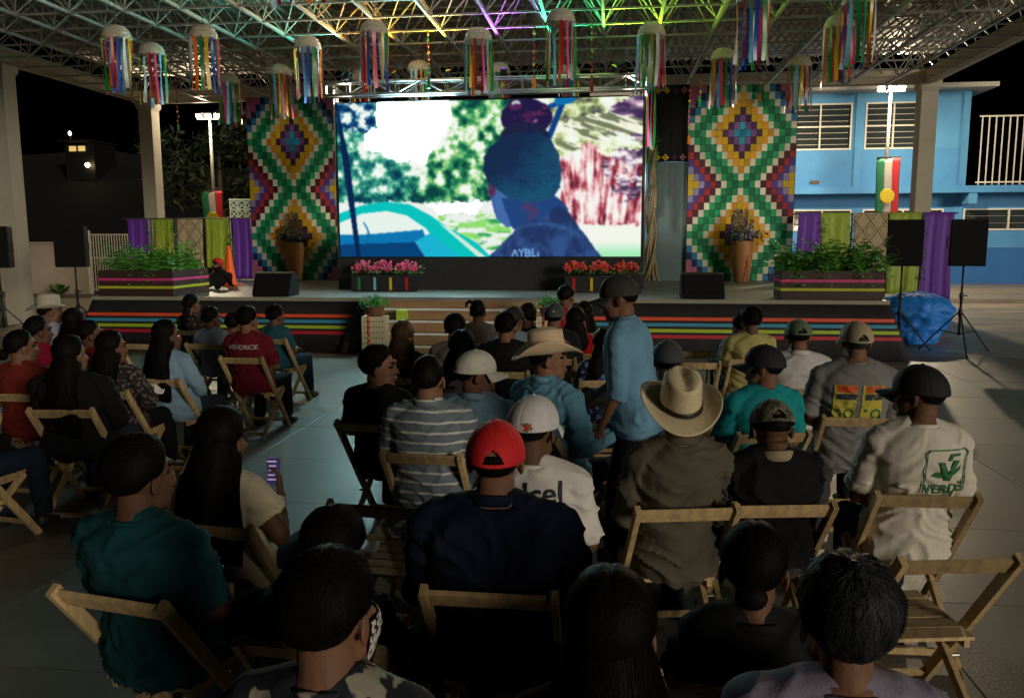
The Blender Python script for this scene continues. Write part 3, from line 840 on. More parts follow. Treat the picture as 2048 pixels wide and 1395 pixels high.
# twisted dry vine trunk with green leaves
vine = thing('twisted_vine', 'dry twisted vine with green leaves beside the video wall', 'vine', (.84, 19.35, .95))
vm = M('dry vine', (.34, .26, .16), rough=.85, var=.3, scale=12); rr = random.Random(5)
for k in range(11):
    a0 = rr.uniform(0, 6.28); w = rr.uniform(1.2, 2.4); r0 = rr.uniform(.03, .10)
    pts = [(r0 * math.cos(a0 + w * t * 3) * (1.5 - t * .5 + .8 * (t < .04)), r0 * math.sin(a0 + w * t * 3), 3.05 * t) for t in [i / 16 for i in range(17)]]
    m = MB(); m.tube(pts, [.03 - .016 * i / 16 for i in range(17)], 6); m.build('stem', vm, vine, smooth=True)
def fnv(g_):
    z = 2.6 + g_.uniform() * .75 if g_.uniform() < .75 else g_.uniform(.2, 2.6); return (g_.normal() * .07, g_.normal() * .07, z)
leaf_cloud(520, fnv, .035, 77).build('leaves', M('vine leaf', (.06, .30, .03), rough=.45, var=.3), vine)['kind'] = 'stuff'

# ------------------------------------------------------------------ cloth banners, left and right rows
purple = M('purple satin', (.13, .035, .36), rough=.62, var=.10, scale=4)
lime_c = M('lime brocade', (.26, .36, .035), rough=.55, var=.35, scale=14, stretch=(1, 1, .35))
def lattice_mat():
    m = M('beige lace cloth', (.42, .34, .21), rough=.75, var=.15, scale=20)
    nt = m.node_tree; b = nt.nodes['Principled BSDF']
    src = b.inputs['Base Color'].links[0].from_socket
    tc = nt.nodes.new('ShaderNodeTexCoord'); sp = nt.nodes.new('ShaderNodeSeparateXYZ'); nt.links.new(tc.outputs['Object'], sp.inputs[0])
    def math_(op, a, bb=None):
        n_ = nt.nodes.new('ShaderNodeMath'); n_.operation = op
        for i_, v_ in enumerate((a, bb)):
            if v_ is None: continue
            if isinstance(v_, (int, float)): n_.inputs[i_].default_value = v_
            else: nt.links.new(v_, n_.inputs[i_])
        return n_.outputs[0]
    def tri(s_, p_): return math_('PINGPONG', s_, p_)
    a = tri(sp.outputs['X'], .16); b2 = tri(math_('ADD', sp.outputs['Z'], .03), .22)
    d = math_('ABSOLUTE', math_('SUBTRACT', math_('ADD', math_('MULTIPLY', a, 1.35), b2), .22))
    d2 = math_('ABSOLUTE', math_('SUBTRACT', math_('ADD', math_('MULTIPLY', a, 1.35), b2), .13))
    li = math_('MAXIMUM', math_('LESS_THAN', d, .016), math_('LESS_THAN', d2, .010))
    ck = math_('MULTIPLY', math_('GREATER_THAN', tri(sp.outputs['X'], .02), .010), math_('GREATER_THAN', tri(sp.outputs['Z'], .02), .010))
    f_ = math_('MAXIMUM', li, math_('MULTIPLY', ck, .35))
    mx = nt.nodes.new('ShaderNodeMix'); mx.data_type = 'RGBA'
    nt.links.new(f_, mx.inputs['Factor']); nt.links.new(src, mx.inputs[6]); mx.inputs[7].default_value = (.10, .075, .035, 1)
    nt.links.new(mx.outputs[2], b.inputs['Base Color'])
    return m
beige_c = lattice_mat()
ivy = M('ivy garland leaf', (.05, .12, .025), rough=.5, var=.3)
def banner_row(Y, items, side):
    for k, (x0, x1, z0, z1, mt, lab) in enumerate(items):
        w = x1 - x0
        b = cloth_obj(ripple_sheet(w, z1 - z0, 22, 14, .018 if mt is not beige_c else .008, 14 if mt is purple else 10, 40 + k + (20 if side == 'R' else 0)), 'cloth_banner', mt, None, ((x0 + x1) / 2, Y, z0))
        tag(b, lab, 'banner', 'cloth banners %s of the stage' % ('left' if side == 'L' else 'right'))
bl = [('purple', purple), ('lime', lime_c), ('beige', beige_c), ('lime', lime_c), ('purple', purple)]
LX = [(-12.18, -11.62), (-11.48, -10.96), (-10.86, -10.18), (-10.10, -9.48), (-9.39, -8.90)]
RX = [(4.12, 4.62), (4.63, 5.27), (5.33, 6.06), (6.10, 6.78), (6.82, 7.46)]
labL = ['plain purple cloth banner at the left end of the left row', 'lime green cloth banner left of the beige lace one, left row', 'beige lace-patterned cloth banner in the left row', 'lime green cloth banner behind the orange cone', 'plain purple cloth banner beside the left mosaic panel']
labR = ['plain purple cloth banner beside the right mosaic panel', 'lime green cloth banner above the right fern planter', 'beige lace-patterned cloth banner in the right row', 'lime green cloth banner behind the right loudspeakers', 'plain purple cloth banner at the right end of the right row']
banner_row(19.25, [(a, b, .98, 2.46, bl[k][1], labL[k]) for k, (a, b) in enumerate(LX)], 'L')
banner_row(19.25, [(a, b, (.76, .85, .8, .68, .55)[k], 2.50, bl[k][1], labR[k]) for k, (a, b) in enumerate(RX)], 'R')
pipe_m = M('banner pipe', (.06, .06, .06), rough=.5)
for side, x0, x1 in (('left', -12.3, -8.85), ('right', 4.0, 7.55)):
    fr = thing('banner_frame', 'dark pipe frame carrying the %s row of cloth banners' % side, 'frame', ((x0 + x1) / 2, 19.29, 0), 0, 'banner frames')
    w = x1 - x0
    m = MB(); m.tube([(-w / 2, 0, 2.475), (w / 2, 0, 2.475)], .018, 8); m.build('top_pipe', pipe_m, fr)
    gaps = (LX if side == 'left' else RX)
    for k in range(5):
        xx = (gaps[k][1] if k < 4 else gaps[4][0] + .05) - (x0 + x1) / 2 + .04
        m = MB(); m.tube([(xx, .03, .9 if side == 'left' else -.03), (xx, .03, 2.46)], .02, 8); m.build('post', pipe_m, fr)
        if k in (0, 1, 3):
            m = leaf_cloud(90, lambda g_, xx=xx: (xx + g_.normal() * .035, -.08 + g_.normal() * .02, g_.uniform(1.0, 2.42)), .035, 60 + k); kind(m.build('ivy_strand', ivy, fr), 'stuff')

# ------------------------------------------------------------------ floodlight poles and the tricolour flags hung on them
lampm = M('flood lens', (.8, .8, .8), emit=(1, .86, .60), estr=60)
polem = M('pole dark paint', (.07, .07, .068), rough=.5)
fl_green, fl_white, fl_red = M('flag green', (.01, .16, .07), rough=.6, var=.1), M('flag white', (.48, .46, .42), rough=.6, var=.08), M('flag red', (.50, .018, .025), rough=.6, var=.1)
goldm = M('gold foil', (.75, .55, .04), rough=.3, metal=.5, var=.5, scale=40, bump=.6, bscale=60)
for lab, flab, x, y, h, fz, side in (
    ('tall lamp pole with lit floodlights in front of the blue building', 'green, white and red flag with gold wreath above the right banners', 8.52, 27.5, 6.48, 2.62, 1),
    ('tall lamp pole with lit floodlights left of the mosaic panel', 'green, white and red flag with gold wreath above the left banners', -12.82, 25.1, 5.75, 2.35, -1)):
    p = thing('floodlight_pole', lab, 'lamp pole', (x, y, 0), 0, 'floodlight poles behind the stage')
    m = MB(); m.tube([(0, 0, -.03), (0, 0, h * .6), (0, 0, h)], [.075, .06, .045], 10); m.build('pole', polem, p, smooth=True)
    m = MB(); m.tube([(-.42, 0, h), (.42, 0, h)], .025, 8); m.build('crossarm', polem, p)
    for k, dxx in enumerate((-.30, 0, .30)):
        f_ = MB(); f_.box((0, 0, 0), (.22, .12, .16)); f_.box((0, .09, .0), (.16, .08, .10))
        q = (RAD(30), 0, RAD(dxx * 60))
        o = f_.build('lamp_head', black_p, p, loc=(dxx, -.05, h + .10), rot=q)
        f_ = MB(); f_.box((0, -.064, 0), (.19, .008, .13)); f_.build('lens', lampm, o)
    ld = bpy.data.lights.new('flood light', 'POINT'); ld.energy = FLOOD * (1 if side > 0 else .3); ld.color = (1, .80, .52); ld.shadow_soft_size = .12
    lo = bpy.data.objects.new('lamp_light', ld); COL.objects.link(lo); lo.parent = p; lo.location = (0, -.50, h - .02)
    f = thing('tricolour_flag', flab, 'flag', (x + .02, y - .16, fz), 0, 'tricolour flags on the lamp poles')
    fh_ = 1.82 if side > 0 else 1.15
    for k, (nm, mt) in enumerate((('green_band', fl_green), ('white_band', fl_white), ('red_band', fl_red))):
        w = .235; s = ripple_sheet(w, fh_, 6, 12, .012, 4, 90 + k)
        cloth_obj(s, nm, mt, f, (-.24 + k * .237, -.002 * k, 0))
    m = MB(); m.lathe([(.20, 0), (.235, -.01), (.24, -.025), (.235, -.035), (.19, -.04), (.12, -.045), (.11, -.05), (.03, -.055)], 28)
    for k in range(22):
        a = k * 2 * math.pi / 22; m.ell((.205 * math.cos(a), .205 * math.sin(a), -.05), (.035, .018, .012), 6, 4, Matrix.Rotation(a + .9, 3, 'Z'))
    o = m.build('gold_wreath', goldm, f, loc=(.0, -.015, .62 if side > 0 else .25)); o.rotation_euler = (math.pi / 2 * -1 + math.pi, 0, 0)
    m = MB(); m.bar((-.37, 0, fh_ + .01), (.37, 0, fh_ + .01), .02); m.build('rod', polem, f)

# ------------------------------------------------------------------ hanging basket lanterns with ribbons
basket = M('woven basket', (.68, .60, .48), rough=.8, var=.35, scale=30, bump=.5, bscale=90)
RC = {'red': (.55, .015, .02), 'yellow': (.70, .50, .02), 'blue': (.02, .09, .50), 'white': (.70, .70, .68), 'green': (.01, .26, .06), 'pink': (.70, .06, .24), 'orange': (.75, .17, .012), 'sky': (.18, .52, .72)}
RM = {k: M('ribbon ' + k, v, rough=.35, var=.08, spec=.6) for k, v in RC.items()}
variants = [['yellow', 'orange', 'red', 'white', 'sky', 'red', 'blue', 'pink', 'yellow', 'green', 'orange', 'red', 'blue', 'white'],
            ['red', 'orange', 'sky', 'white', 'orange', 'green', 'yellow', 'blue', 'red', 'pink', 'sky', 'green', 'yellow', 'red'],
            ['orange', 'pink', 'green', 'blue', 'blue', 'white', 'pink', 'yellow', 'red', 'sky', 'blue', 'green', 'white', 'orange'],
            ['red', 'pink', 'sky', 'green', 'green', 'yellow', 'white', 'red', 'orange', 'blue', 'pink', 'green', 'sky', 'yellow']]
def dome():
    prof = [(.235, -.01), (.24, .015), (.228, .03)]
    for k in range(1, 9):
        a = math.pi / 2 * k / 9; prof.append((.228 * math.cos(a) ** .8, .03 + .185 * math.sin(a)))
    prof.append((.02, .222))
    prof2 = [(r * .94, z - .012) for r, z in prof][::-1]
    m = MB(); m.lathe(prof, 24, caps=False); m.lathe(prof2, 24, caps=False)
    for k in range(4): # raised weave hoops
        r, z = prof[2 + 2 * k]; m.rings([[Vector(((r + .006 * math.cos(b)) * math.cos(a), (r + .006 * math.cos(b)) * math.sin(a), z + .006 * math.sin(b))) for a in [2 * math.pi * i / 24 for i in range(24)]] for b in [2 * math.pi * j / 5 for j in range(6)]], caps=False)
    return m.mesh('basket', True)
dome_me = dome(); dome_me.materials.append(basket)
def ribbon_mesh(seed, length, mt):
    r = random.Random(seed); V = []; F = []; n = 12; p1, p2 = r.uniform(0, 6), r.uniform(0, 6); w = r.uniform(.020, .033)
    for k in range(n + 1):
        t = k / n; z = -length * t
        tw = .5 * math.sin(p1 + t * 2.6) + .5 * t * math.sin(p2); ox = .028 * t * math.sin(p2 + 2.2 * t); oy = .028 * t * math.cos(p1 + 2 * t)
        V += [(ox - w * math.cos(tw), oy - w * math.sin(tw), z), (ox + w * math.cos(tw), oy + w * math.sin(tw), z)]
    for k in range(n): F.append((2 * k, 2 * k + 1, 2 * k + 3, 2 * k + 2))
    m = MB(); m.add(V, F); me = m.mesh('ribbon', True); me.materials.append(mt)
    return me
cordm = M('cord', (.25, .22, .18), rough=.9)
protos = []
RIBS = {}
def lantern(vi, x, y, ztop, label, rot, glen=1.08, near=False):
    """dome top at ztop"""
    g = thing('basket_lantern', label, 'lantern', (x, y, ztop - .222), rot, 'basket lanterns hung from the roof')
    obj('basket', dome_me, None, g)
    for k, cn in enumerate(variants[vi]):
        key = (cn, k % 4, round(glen, 2))
        if key not in RIBS: RIBS[key] = ribbon_mesh(sum(map(ord, cn)) * 7 + k % 4, glen * (1 + .06 * ((k * 37) % 5 - 2) / 2), RM[cn])
        a = 2 * math.pi * k / len(variants[vi]) + .1 * ((k * 13) % 7 - 3) / 3
        o = obj('ribbon', RIBS[key], None, g, (.232 * math.cos(a), .232 * math.sin(a), .015)); o.rotation_euler = (0, 0, a + math.pi / 2)
    m = MB(); m.tube([(0, 0, .215), (0, 0, RZ - ztop + .215)], .005, 5); m.build('cord', cordm, g)
LAN = [  # variant, x, y, label
    (0, -8.30, 13.18, 'ribbon lantern highest at far left, leftmost of all'), (1, -8.40, 14.39, 'ribbon lantern second from the left, hanging over the left roof beam'),
    (1, -6.87, 13.38, 'ribbon lantern third from the left, high in the front row'), (3, -8.27, 17.12, 'small ribbon lantern just right of the left floodlights'),
    (3, -6.83, 16.46, 'small ribbon lantern in front of the left mosaic panel'), (2, -5.42, 14.33, 'ribbon lantern with many blue ribbons left of the screen'),
    (0, -3.96, 13.47, 'large ribbon lantern above the left third of the screen'), (1, -3.94, 16.5, 'small ribbon lantern behind the truss, left of screen centre'),
    (3, -2.34, 14.17, 'ribbon lantern above the middle of the screen'), (1, -2.38, 16.96, 'small ribbon lantern behind the truss near screen centre'),
    (1, -.88, 13.22, 'largest ribbon lantern above the right half of the screen'), (3, .56, 14.25, 'ribbon lantern at the top right corner of the screen'),
    (2, 1.99, 16.25, 'pale ribbon lantern in front of the right mosaic panel'), (3, 3.56, 17.11, 'ribbon lantern over the right edge of the right mosaic'),
    (2, 1.92, 12.46, 'ribbon lantern above the right mosaic, its basket cut by the frame'), (1, 3.54, 14.15, 'ribbon lantern left of the last one near the right beam'),
    (3, 3.44, 12.74, 'ribbon lantern at the top right, its basket out of frame'), (0, -5.40, 17.27, 'small ribbon lantern half hidden behind the truss left end'),
    (0, -.98, 17.3, 'small ribbon lantern half hidden behind the truss right half'), (1, .57, 17.52, 'long ribbon lantern hanging beside the screen top right'),
    (0, -4.17, 8.05, 'lantern cut by the frame top, ribbon ends left of the rest'), (1, -3.55, 8.35, 'lantern cut by the frame top with white ribbon ends'),
    (3, -3.02, 8.45, 'lantern cut by the frame top with red ribbon ends'), (0, -2.12, 7.95, 'lantern cut by the frame top with short yellow ribbon ends')]
for k, (vi, x, y, lab) in enumerate(LAN):
    lantern(vi, x, y, 5.5, 'basket ' + lab, k * 1.37, 1.45 if k == 19 else .86)
# pompom garlands
bead = {}
for cn in ('red', 'yellow', 'green', 'orange', 'blue'):
    bead[cn] = MB().ell((0, 0, 0), (.026, .026, .03), 8, 6).mesh('pompom', True); bead[cn].materials.append(RM[cn])
GAR = [(-1.49, 15.17, 1.0, 'left of the largest lantern above the screen'), (-3.5, 15.42, .9, 'between two big lanterns over the left screen half'), (-.45, 15.31, 1.05, 'just right of the largest lantern'), (1.56, 18.23, 1.7, 'along the left edge of the right mosaic'),
       (1.73, 17.79, 1.0, 'second from the left edge of the right mosaic'), (2.92, 20.57, .55, 'at the top middle of the right mosaic'), (3.21, 19.48, .65, 'right of the top middle of the right mosaic'), (-10.34, 18.67, 1.15, 'beside the far left column top'), (-6.16, 15.62, 1.0, 'above the left mosaic panel')]
for k, (x, y, ln, lab) in enumerate(GAR):
    g = thing('pompom_garland', 'thin string of coloured pompoms hanging ' + lab, 'garland', (x, y, RZ), 0, 'pompom strings hung from the roof')
    m = MB(); m.tube([(0, 0, 0), (0, 0, -ln)], .004, 5); m.build('cord', cordm, g)
    nb = int(ln / .11)
    for i in range(nb): obj('pompom', bead[('red', 'yellow', 'green', 'red', 'orange')[(i + k) % 5]], None, g, (random.uniform(-.008, .008), 0, -.12 - i * .11))
    m = MB(); m.lathe([(.012, 0), (.035, -.05), (.03, -.16), (.04, -.2)], 10); m.build('tassel', RM[('orange', 'green', 'red')[k % 3]], g, loc=(0, 0, -ln))

# ------------------------------------------------------------------ planters
wood_dk = M('planter dark wood', (.045, .022, .018), rough=.6, var=.3, scale=6, stretch=(.4, 3, 3))
pinkb, limeb = M('planter pink band', (.62, .05, .22), rough=.5), M('planter lime band', (.50, .52, .03), rough=.5)
fern = M('fern leaf', (.075, .27, .03), rough=.5, var=.6, scale=5)
def fern_fronds(n, L, W, D, H, seed):
    """arching fronds with leaflet pairs rising from a trough"""
    r = random.Random(seed); m = MB()
    for k in range(n):
        p = Vector((r.uniform(-L / 2, L / 2), r.uniform(-D / 2, D / 2), 0)); a = r.uniform(0, 6.28); rise = H * r.uniform(.45, 1.0); out = W * r.uniform(.3, 1.0)
        dirv = Vector((math.cos(a), math.sin(a), 0)); side = Vector((-math.sin(a), math.cos(a), 0))
        ns = 9; prev = None; bend_ = r.choice((1.1, 1.4, 1.7, 2.3, 2.7))
        for i in range(ns):
            t = i / (ns - 1); c = p + dirv * out * t + Vector((0, 0, rise * (2.1 * t - bend_ * t * t)))
            if i:
                l = .105 * math.sin(math.pi * min(1, .18 + t * .8)) * r.uniform(.8, 1.2); dd = (c - prev).normalized()
                for s in (-1, 1):
                    q = side * s; tip = c + q * l + dd * l * .5 + Vector((0, 0, -.25 * l + r.uniform(-.01, .01)))
                    o = len(m.v); m.v += [c - dd * .012, tip, c + dd * .018]; m.f.append((o, o + 1, o + 2)); m.mi.append(0)
            prev = c
    return m
def planter(x0, x1, y0, y1, label, seed):
    t = thing('fern_planter', label, 'planter', ((x0 + x1) / 2, (y0 + y1) / 2, .95), 0, 'fern planters at the stage corners')
    L, D, H = x1 - x0, y1 - y0, .46
    m = MB()
    for s in (-1, 1):
        m.box((0, s * (D / 2 - .015), H / 2), (L, .03, H)); m.box((s * (L / 2 - .015), 0, H / 2), (.03, D - .062, H))
    m.box((0, 0, .35), (L - .07, D - .07, .04)); m.build('trough', wood_dk, t)
    for z, mt in ((.30, pinkb), (.16, limeb)):
        m = MB(); m.box((0, -D / 2 - .005, z), (L + .02, .008, .045)); m.box((L / 2 + .005, 0, z), (.008, D, .045)); m.box((-L / 2 - .005, 0, z), (.008, D, .045)); m.build('band', mt, t)
    fern_fronds(280, L * .96, .50, D * .9, .66, seed).build('fern', fern, t, loc=(0, 0, .36))['kind'] = 'stuff'
    leaf_cloud(420, lambda g_: (g_.uniform(-L / 2, L / 2), g_.uniform(-D / 2, D / 2), .52 + abs(g_.normal()) * .13), .045, seed + 3).build('broad_leaves', leafl, t)['kind'] = 'stuff'
planter(-9.2, -7.78, 13.56, 14.85, 'dark fern planter with bands on the left stage corner', 21)
planter(2.72, 4.32, 13.72, 14.35, 'dark fern planter with bands on the right stage corner', 22)
# flower boxes
pk, cr = M('pink blossom', (.80, .10, .26), rough=.5, var=.25, scale=20), M('coral blossom', (.85, .085, .06), rough=.5, var=.25, scale=20)
boxm = M('flower box', (.014, .013, .015), rough=.6)
def flower_box(xc, w, mt, label, ribs, seed):
    t = thing('flower_box', label, 'flower box', (xc, 15.35, .95), 0, 'flower boxes below the video wall')
    m = MB(); m.box((0, 0, .145), (w, .30, .29)); m.box((0, 0, .285), (w + .03, .33, .03)); m.build('box', boxm, t)
    for k, cn in enumerate(ribs):
        m = MB(); xx = -w / 2 + w * (k + .5) / len(ribs); m.box((xx, -.157, .16), (.05, .006, .27)); m.build('ribbon', RM[cn], t)
    rr = np.random.default_rng(seed)
    for k in range(3):
        cx_ = -w * .36 + k * w * .36 + (-.03 if k == 1 else 0)
        fl = MB()
        for i in range(95):
            a = rr.uniform(-1.15, 1.15); b = rr.uniform(-.8, .8); L = rr.uniform(.10, .27)
            p = Vector((cx_ + math.sin(a) * L, math.sin(b) * L * .8, .33 + math.cos(a) * L * .95)); s = rr.uniform(.014, .026)
            fl.ell(p, (s, s, s * 1.2), 6, 4)
        kind(fl.build('blossom_cluster', mt, t), 'stuff')
    m = leaf_cloud(260, lambda g_: (g_.uniform(-w / 2, w / 2 + .15), g_.normal() * .08, .34 + abs(g_.normal()) * .09), .045, seed + 1); kind(m.build('leaves', leafl, t), 'stuff')
flower_box(-4.42, 1.25, pk, 'black flower box of pink blossoms under the left of the screen', ('green', 'sky', 'yellow', 'red'), 31)
flower_box(-.25, 1.32, cr, 'black flower box of coral blossoms under the right of the screen', ('red', 'yellow', 'white', 'green'), 33)
# tall vases with dried bouquet
vase_m = M('vase terracotta', (.36, .17, .06), rough=.55, var=.2, scale=5, bump=.2, bscale=40)
plume_m = M('pampas plume', (.42, .33, .20), rough=.9, var=.3); wfl = M('white blossom', (.62, .60, .52), rough=.7, var=.2)
for x, lab, seed in ((-7.80, 'tall terracotta vase of dried plumes before the left mosaic', 41), (2.90, 'tall terracotta vase of dried plumes before the right mosaic', 43)):
    v = thing('flower_vase', lab, 'vase', (x, 19.2, .95), 0, 'tall vases before the mosaics')
    m = MB(); m.lathe([(.15, 0), (.17, .02), (.20, .25), (.235, .55), (.25, .78), (.235, .90), (.24, .93), (.20, .92), (.19, .8)], 24); m.build('pot', vase_m, v, smooth=True)
    rr = random.Random(seed)
    for k in range(9):
        a = rr.uniform(0, 6.28); o_ = rr.uniform(.05, .26); h_ = rr.uniform(.45, .78); e = Vector((math.cos(a) * o_, math.sin(a) * o_, .9 + h_))
        m = MB(); m.tube([(0, 0, .85), (e.x * .5, e.y * .5, .9 + h_ * .55), e], [.006, .006, .004], 5)
        pl = leaf_cloud(70, lambda g_, e=e, h_=h_: tuple(np.array(e) * (1 - .25 * g_.uniform()) * np.array([1, 1, 1]) + g_.normal(size=3) * np.array([.025, .025, .02])), .05, seed + k)
        m.add(pl.v, pl.f); m.build('plume', plume_m, v)
    m = leaf_cloud(240, lambda g_: tuple(g_.normal(size=3) * np.array([.17, .12, .08]) + np.array([.05, -.06, 1.12])), .028, seed + 20); kind(m.build('white_flowers', wfl, v), 'stuff')
    m = leaf_cloud(260, lambda g_: tuple(g_.normal(size=3) * np.array([.2, .14, .10]) + np.array([0, 0, 1.05])), .05, seed + 21); kind(m.build('leaves', leafm, v), 'stuff')
    m = MB()
    for i in range(26): m.ell((.09 + .02 * math.sin(i * 2.1), -.245 + .05 * (1 - i / 26) , .9 - i * .034), (.016, .014, .02), 6, 4)
    kind(m.build('chilli_string', RM['red'], v), 'stuff')
# stage monitors
grille = M('speaker grille', (.005, .005, .006), spec=.2, rough=.7, var=.2, scale=200, bump=.3, bscale=300)
cab = M('speaker cabinet', (.008, .008, .009), spec=.25, rough=.6, var=.2, bump=.15, bscale=200)
cabs = M('speaker side blue-grey', (.05, .06, .07), rough=.5)
for x0, x1, lab in ((-6.38, -5.70, 'black wedge monitor on the stage in front of the left mosaic'), (1.12, 1.82, 'black wedge monitor on the stage in front of the right mosaic')):
    t = thing('stage_monitor', lab, 'monitor speaker', ((x0 + x1) / 2, 13.95, .95), math.pi, 'wedge monitors')
    w = x1 - x0; prof = [(.22, .0), (.24, .06), (.06, .40), (-.05, .43), (-.24, .30), (-.24, 0)]
    m = MB(); m.rings([[Vector((s * w / 2, y, z)) for y, z in prof] for s in (-1, 1)]); m.build('cabinet', cab, t)
    m = MB(); m.add([(-w / 2 + .03, .0, 0), (w / 2 - .03, .0, 0), (w / 2 - .03, .0, .01), (-w / 2 + .03, 0, .01)], [(0, 1, 2, 3)])
    m = MB(); m.box((0, -.246, .15), (w - .06, .01, .26)); m.build('rear_panel', grille, t)
    m = MB(); m.bar((-w / 2 + .04, .162, .235), (w / 2 - .04, .162, .235), .01, .33, up=(0, -.47, .88)); m.build('grille', grille, t)
# loudspeakers on tripod stands
def speaker_on_stand(x, y, rotz, lab, slab, stand_only=False, h0=1.47, sz=(.56, .40, .77)):
    st_ = thing('tripod_stand', slab, 'speaker stand', (x, y, 0), rotz, 'tripod stands of the loudspeakers')
    m = MB(); m.tube([(0, 0, .30), (0, 0, .95)], .022, 10); m.tube([(0, 0, .95), (0, 0, h0 - .005)], .017, 10); m.build('pole', black_p, st_, smooth=True)
    m = MB(); m.lathe([(.03, .62), (.036, .64), (.036, .72), (.03, .74)], 12); m.build('collar', black_p, st_)
    m = MB(); m.lathe([(.028, .92), (.034, .94), (.034, 1.0), (.028, 1.02)], 12); m.bar((.03, 0, .97), (.09, 0, .97), .02); m.build('clamp_knob', black_p, st_)
    for k in range(3):
        a = k * 2 * math.pi / 3 + .5; e = Vector((math.cos(a) * .62, math.sin(a) * .62, .02))
        m = MB(); m.tube([(e.x * .06, e.y * .06, .68), e], .013, 8)
        o = m.build('leg', black_p, st_)
        mm = MB(); mm.ell(e, (.02, .02, .02), 8, 6); mm.build('rubber_foot', grille, o)
        m = MB(); m.tube([(e.x * .03, e.y * .03, .33), (e.x * .5, e.y * .5, .36)], .009, 6); m.build('brace', black_p, st_)
    s_ = thing('loudspeaker', lab, 'loudspeaker', (x, y, h0), rotz, 'loudspeakers on tripod stands')
    w, d, hh = sz
    prof = [(-w / 2, -d / 2), (w / 2, -d / 2), (w * .36, d / 2), (-w * .36, d / 2)]
    m = MB(); m.rings([[Vector((px_ * k_, py_ * k_, z)) for px_, py_ in prof] for k_, z in ((.97, 0), (1, .02), (1, hh - .02), (.97, hh))]); m.build('cabinet', cab, s_)
    m = MB(); m.box((0, -d / 2 - .009, hh / 2), (w - .03, .014, hh - .05)); m.build('grille', grille, s_)
    for s in (-1, 1):
        m = MB(); m.tube([(s * w * .44, .0, hh * .62), (s * (w * .44 + .03), .0, hh * .6), (s * (w * .44 + .03), .0, hh * .42), (s * w * .44, .0, hh * .4)], .01, 6); m.build('handle', black_p, s_)
speaker_on_stand(4.84, 14.5, RAD(-12), 'black loudspeaker on a tripod beside the fern planter, right', 'black tripod under the right loudspeaker nearer the stage')
speaker_on_stand(5.82, 14.5, RAD(-8), 'black loudspeaker on a tripod farthest right, before the blue wall', 'black tripod under the rightmost loudspeaker')
speaker_on_stand(-10.3, 14.5, RAD(14), 'black loudspeaker on a tripod left of the left planter', 'black tripod under the loudspeaker left of the left planter', h0=1.44)
speaker_on_stand(-11.5, 14.0, RAD(16), 'black loudspeaker on a tripod cut by the left frame edge', 'black tripod at the left frame edge by the column', h0=1.44)
# crumpled blue tarpaulin
tm = MB(); nu_, nv_ = 72, 40; V = []
for j in range(nv_ + 1):
    for i in range(nu_):
        a = 2 * math.pi * i / nu_; t = j / nv_
        V.append((math.cos(a), math.sin(a), t))
V = np.array(V); t = V[:, 2]
rad = .62 * (1 - .45 * (1 - t) ** 1.5) * np.where(t > .6, np.sqrt(np.clip(1 - ((t - .6) / .4) ** 2, 0, 1)), 1)
q = np.stack([V[:, 0] * 1.4, V[:, 1] * 1.4, t * 2.0], 1)
def ridged(p, sd): return 1 - np.abs(2 * fbm(p, 4, sd) - 1)
cr_ = (ridged(q * 1.7, 5) - .6) * .42 + (ridged(q * 4, 6) - .6) * .12
rad = rad * (1 + cr_ * 1.2)
P_ = np.stack([V[:, 0] * rad * 1.05, V[:, 1] * rad * .75, .03 + t * .93 + .05 * (fbm(q * 2, 3, 9) - .5) + np.where(t > .9, .06 * (fbm(q * 3, 3, 4) - .5), 0)], 1)
F = [(j * nu_ + i, j * nu_ + (i + 1) % nu_, (j + 1) * nu_ + (i + 1) % nu_, (j + 1) * nu_ + i) for j in range(nv_) for i in range(nu_)]
tm.add(P_.tolist(), F); tm.f.append(tuple(range(nu_))[::-1]); tm.mi.append(0)
tarp = tm.build('blue_tarpaulin', M('blue tarp', (.02, .24, .85), rough=.6, var=.12, scale=3, bump=.12, bscale=14), None, smooth=True, loc=(5.42, 15.55, 0))
tag(tarp, 'crumpled bright blue tarpaulin heaped at the right end of the stage', 'tarpaulin')
# traffic cone
tc_ = thing('traffic_cone', 'orange traffic cone standing by the left purple banner', 'traffic cone', (-8.28, 16.75, .95))
m = MB(); m.lathe([(.15, .03), (.14, .05), (.035, .86), (.02, .87)], 20); m.build('cone', M('cone orange', (.85, .12, .015), rough=.4, var=.1), tc_, smooth=True)
m = MB(); m.box((0, 0, .015), (.38, .38, .03)); m.build('base', M('cone base', (.5, .07, .012), rough=.5), tc_)
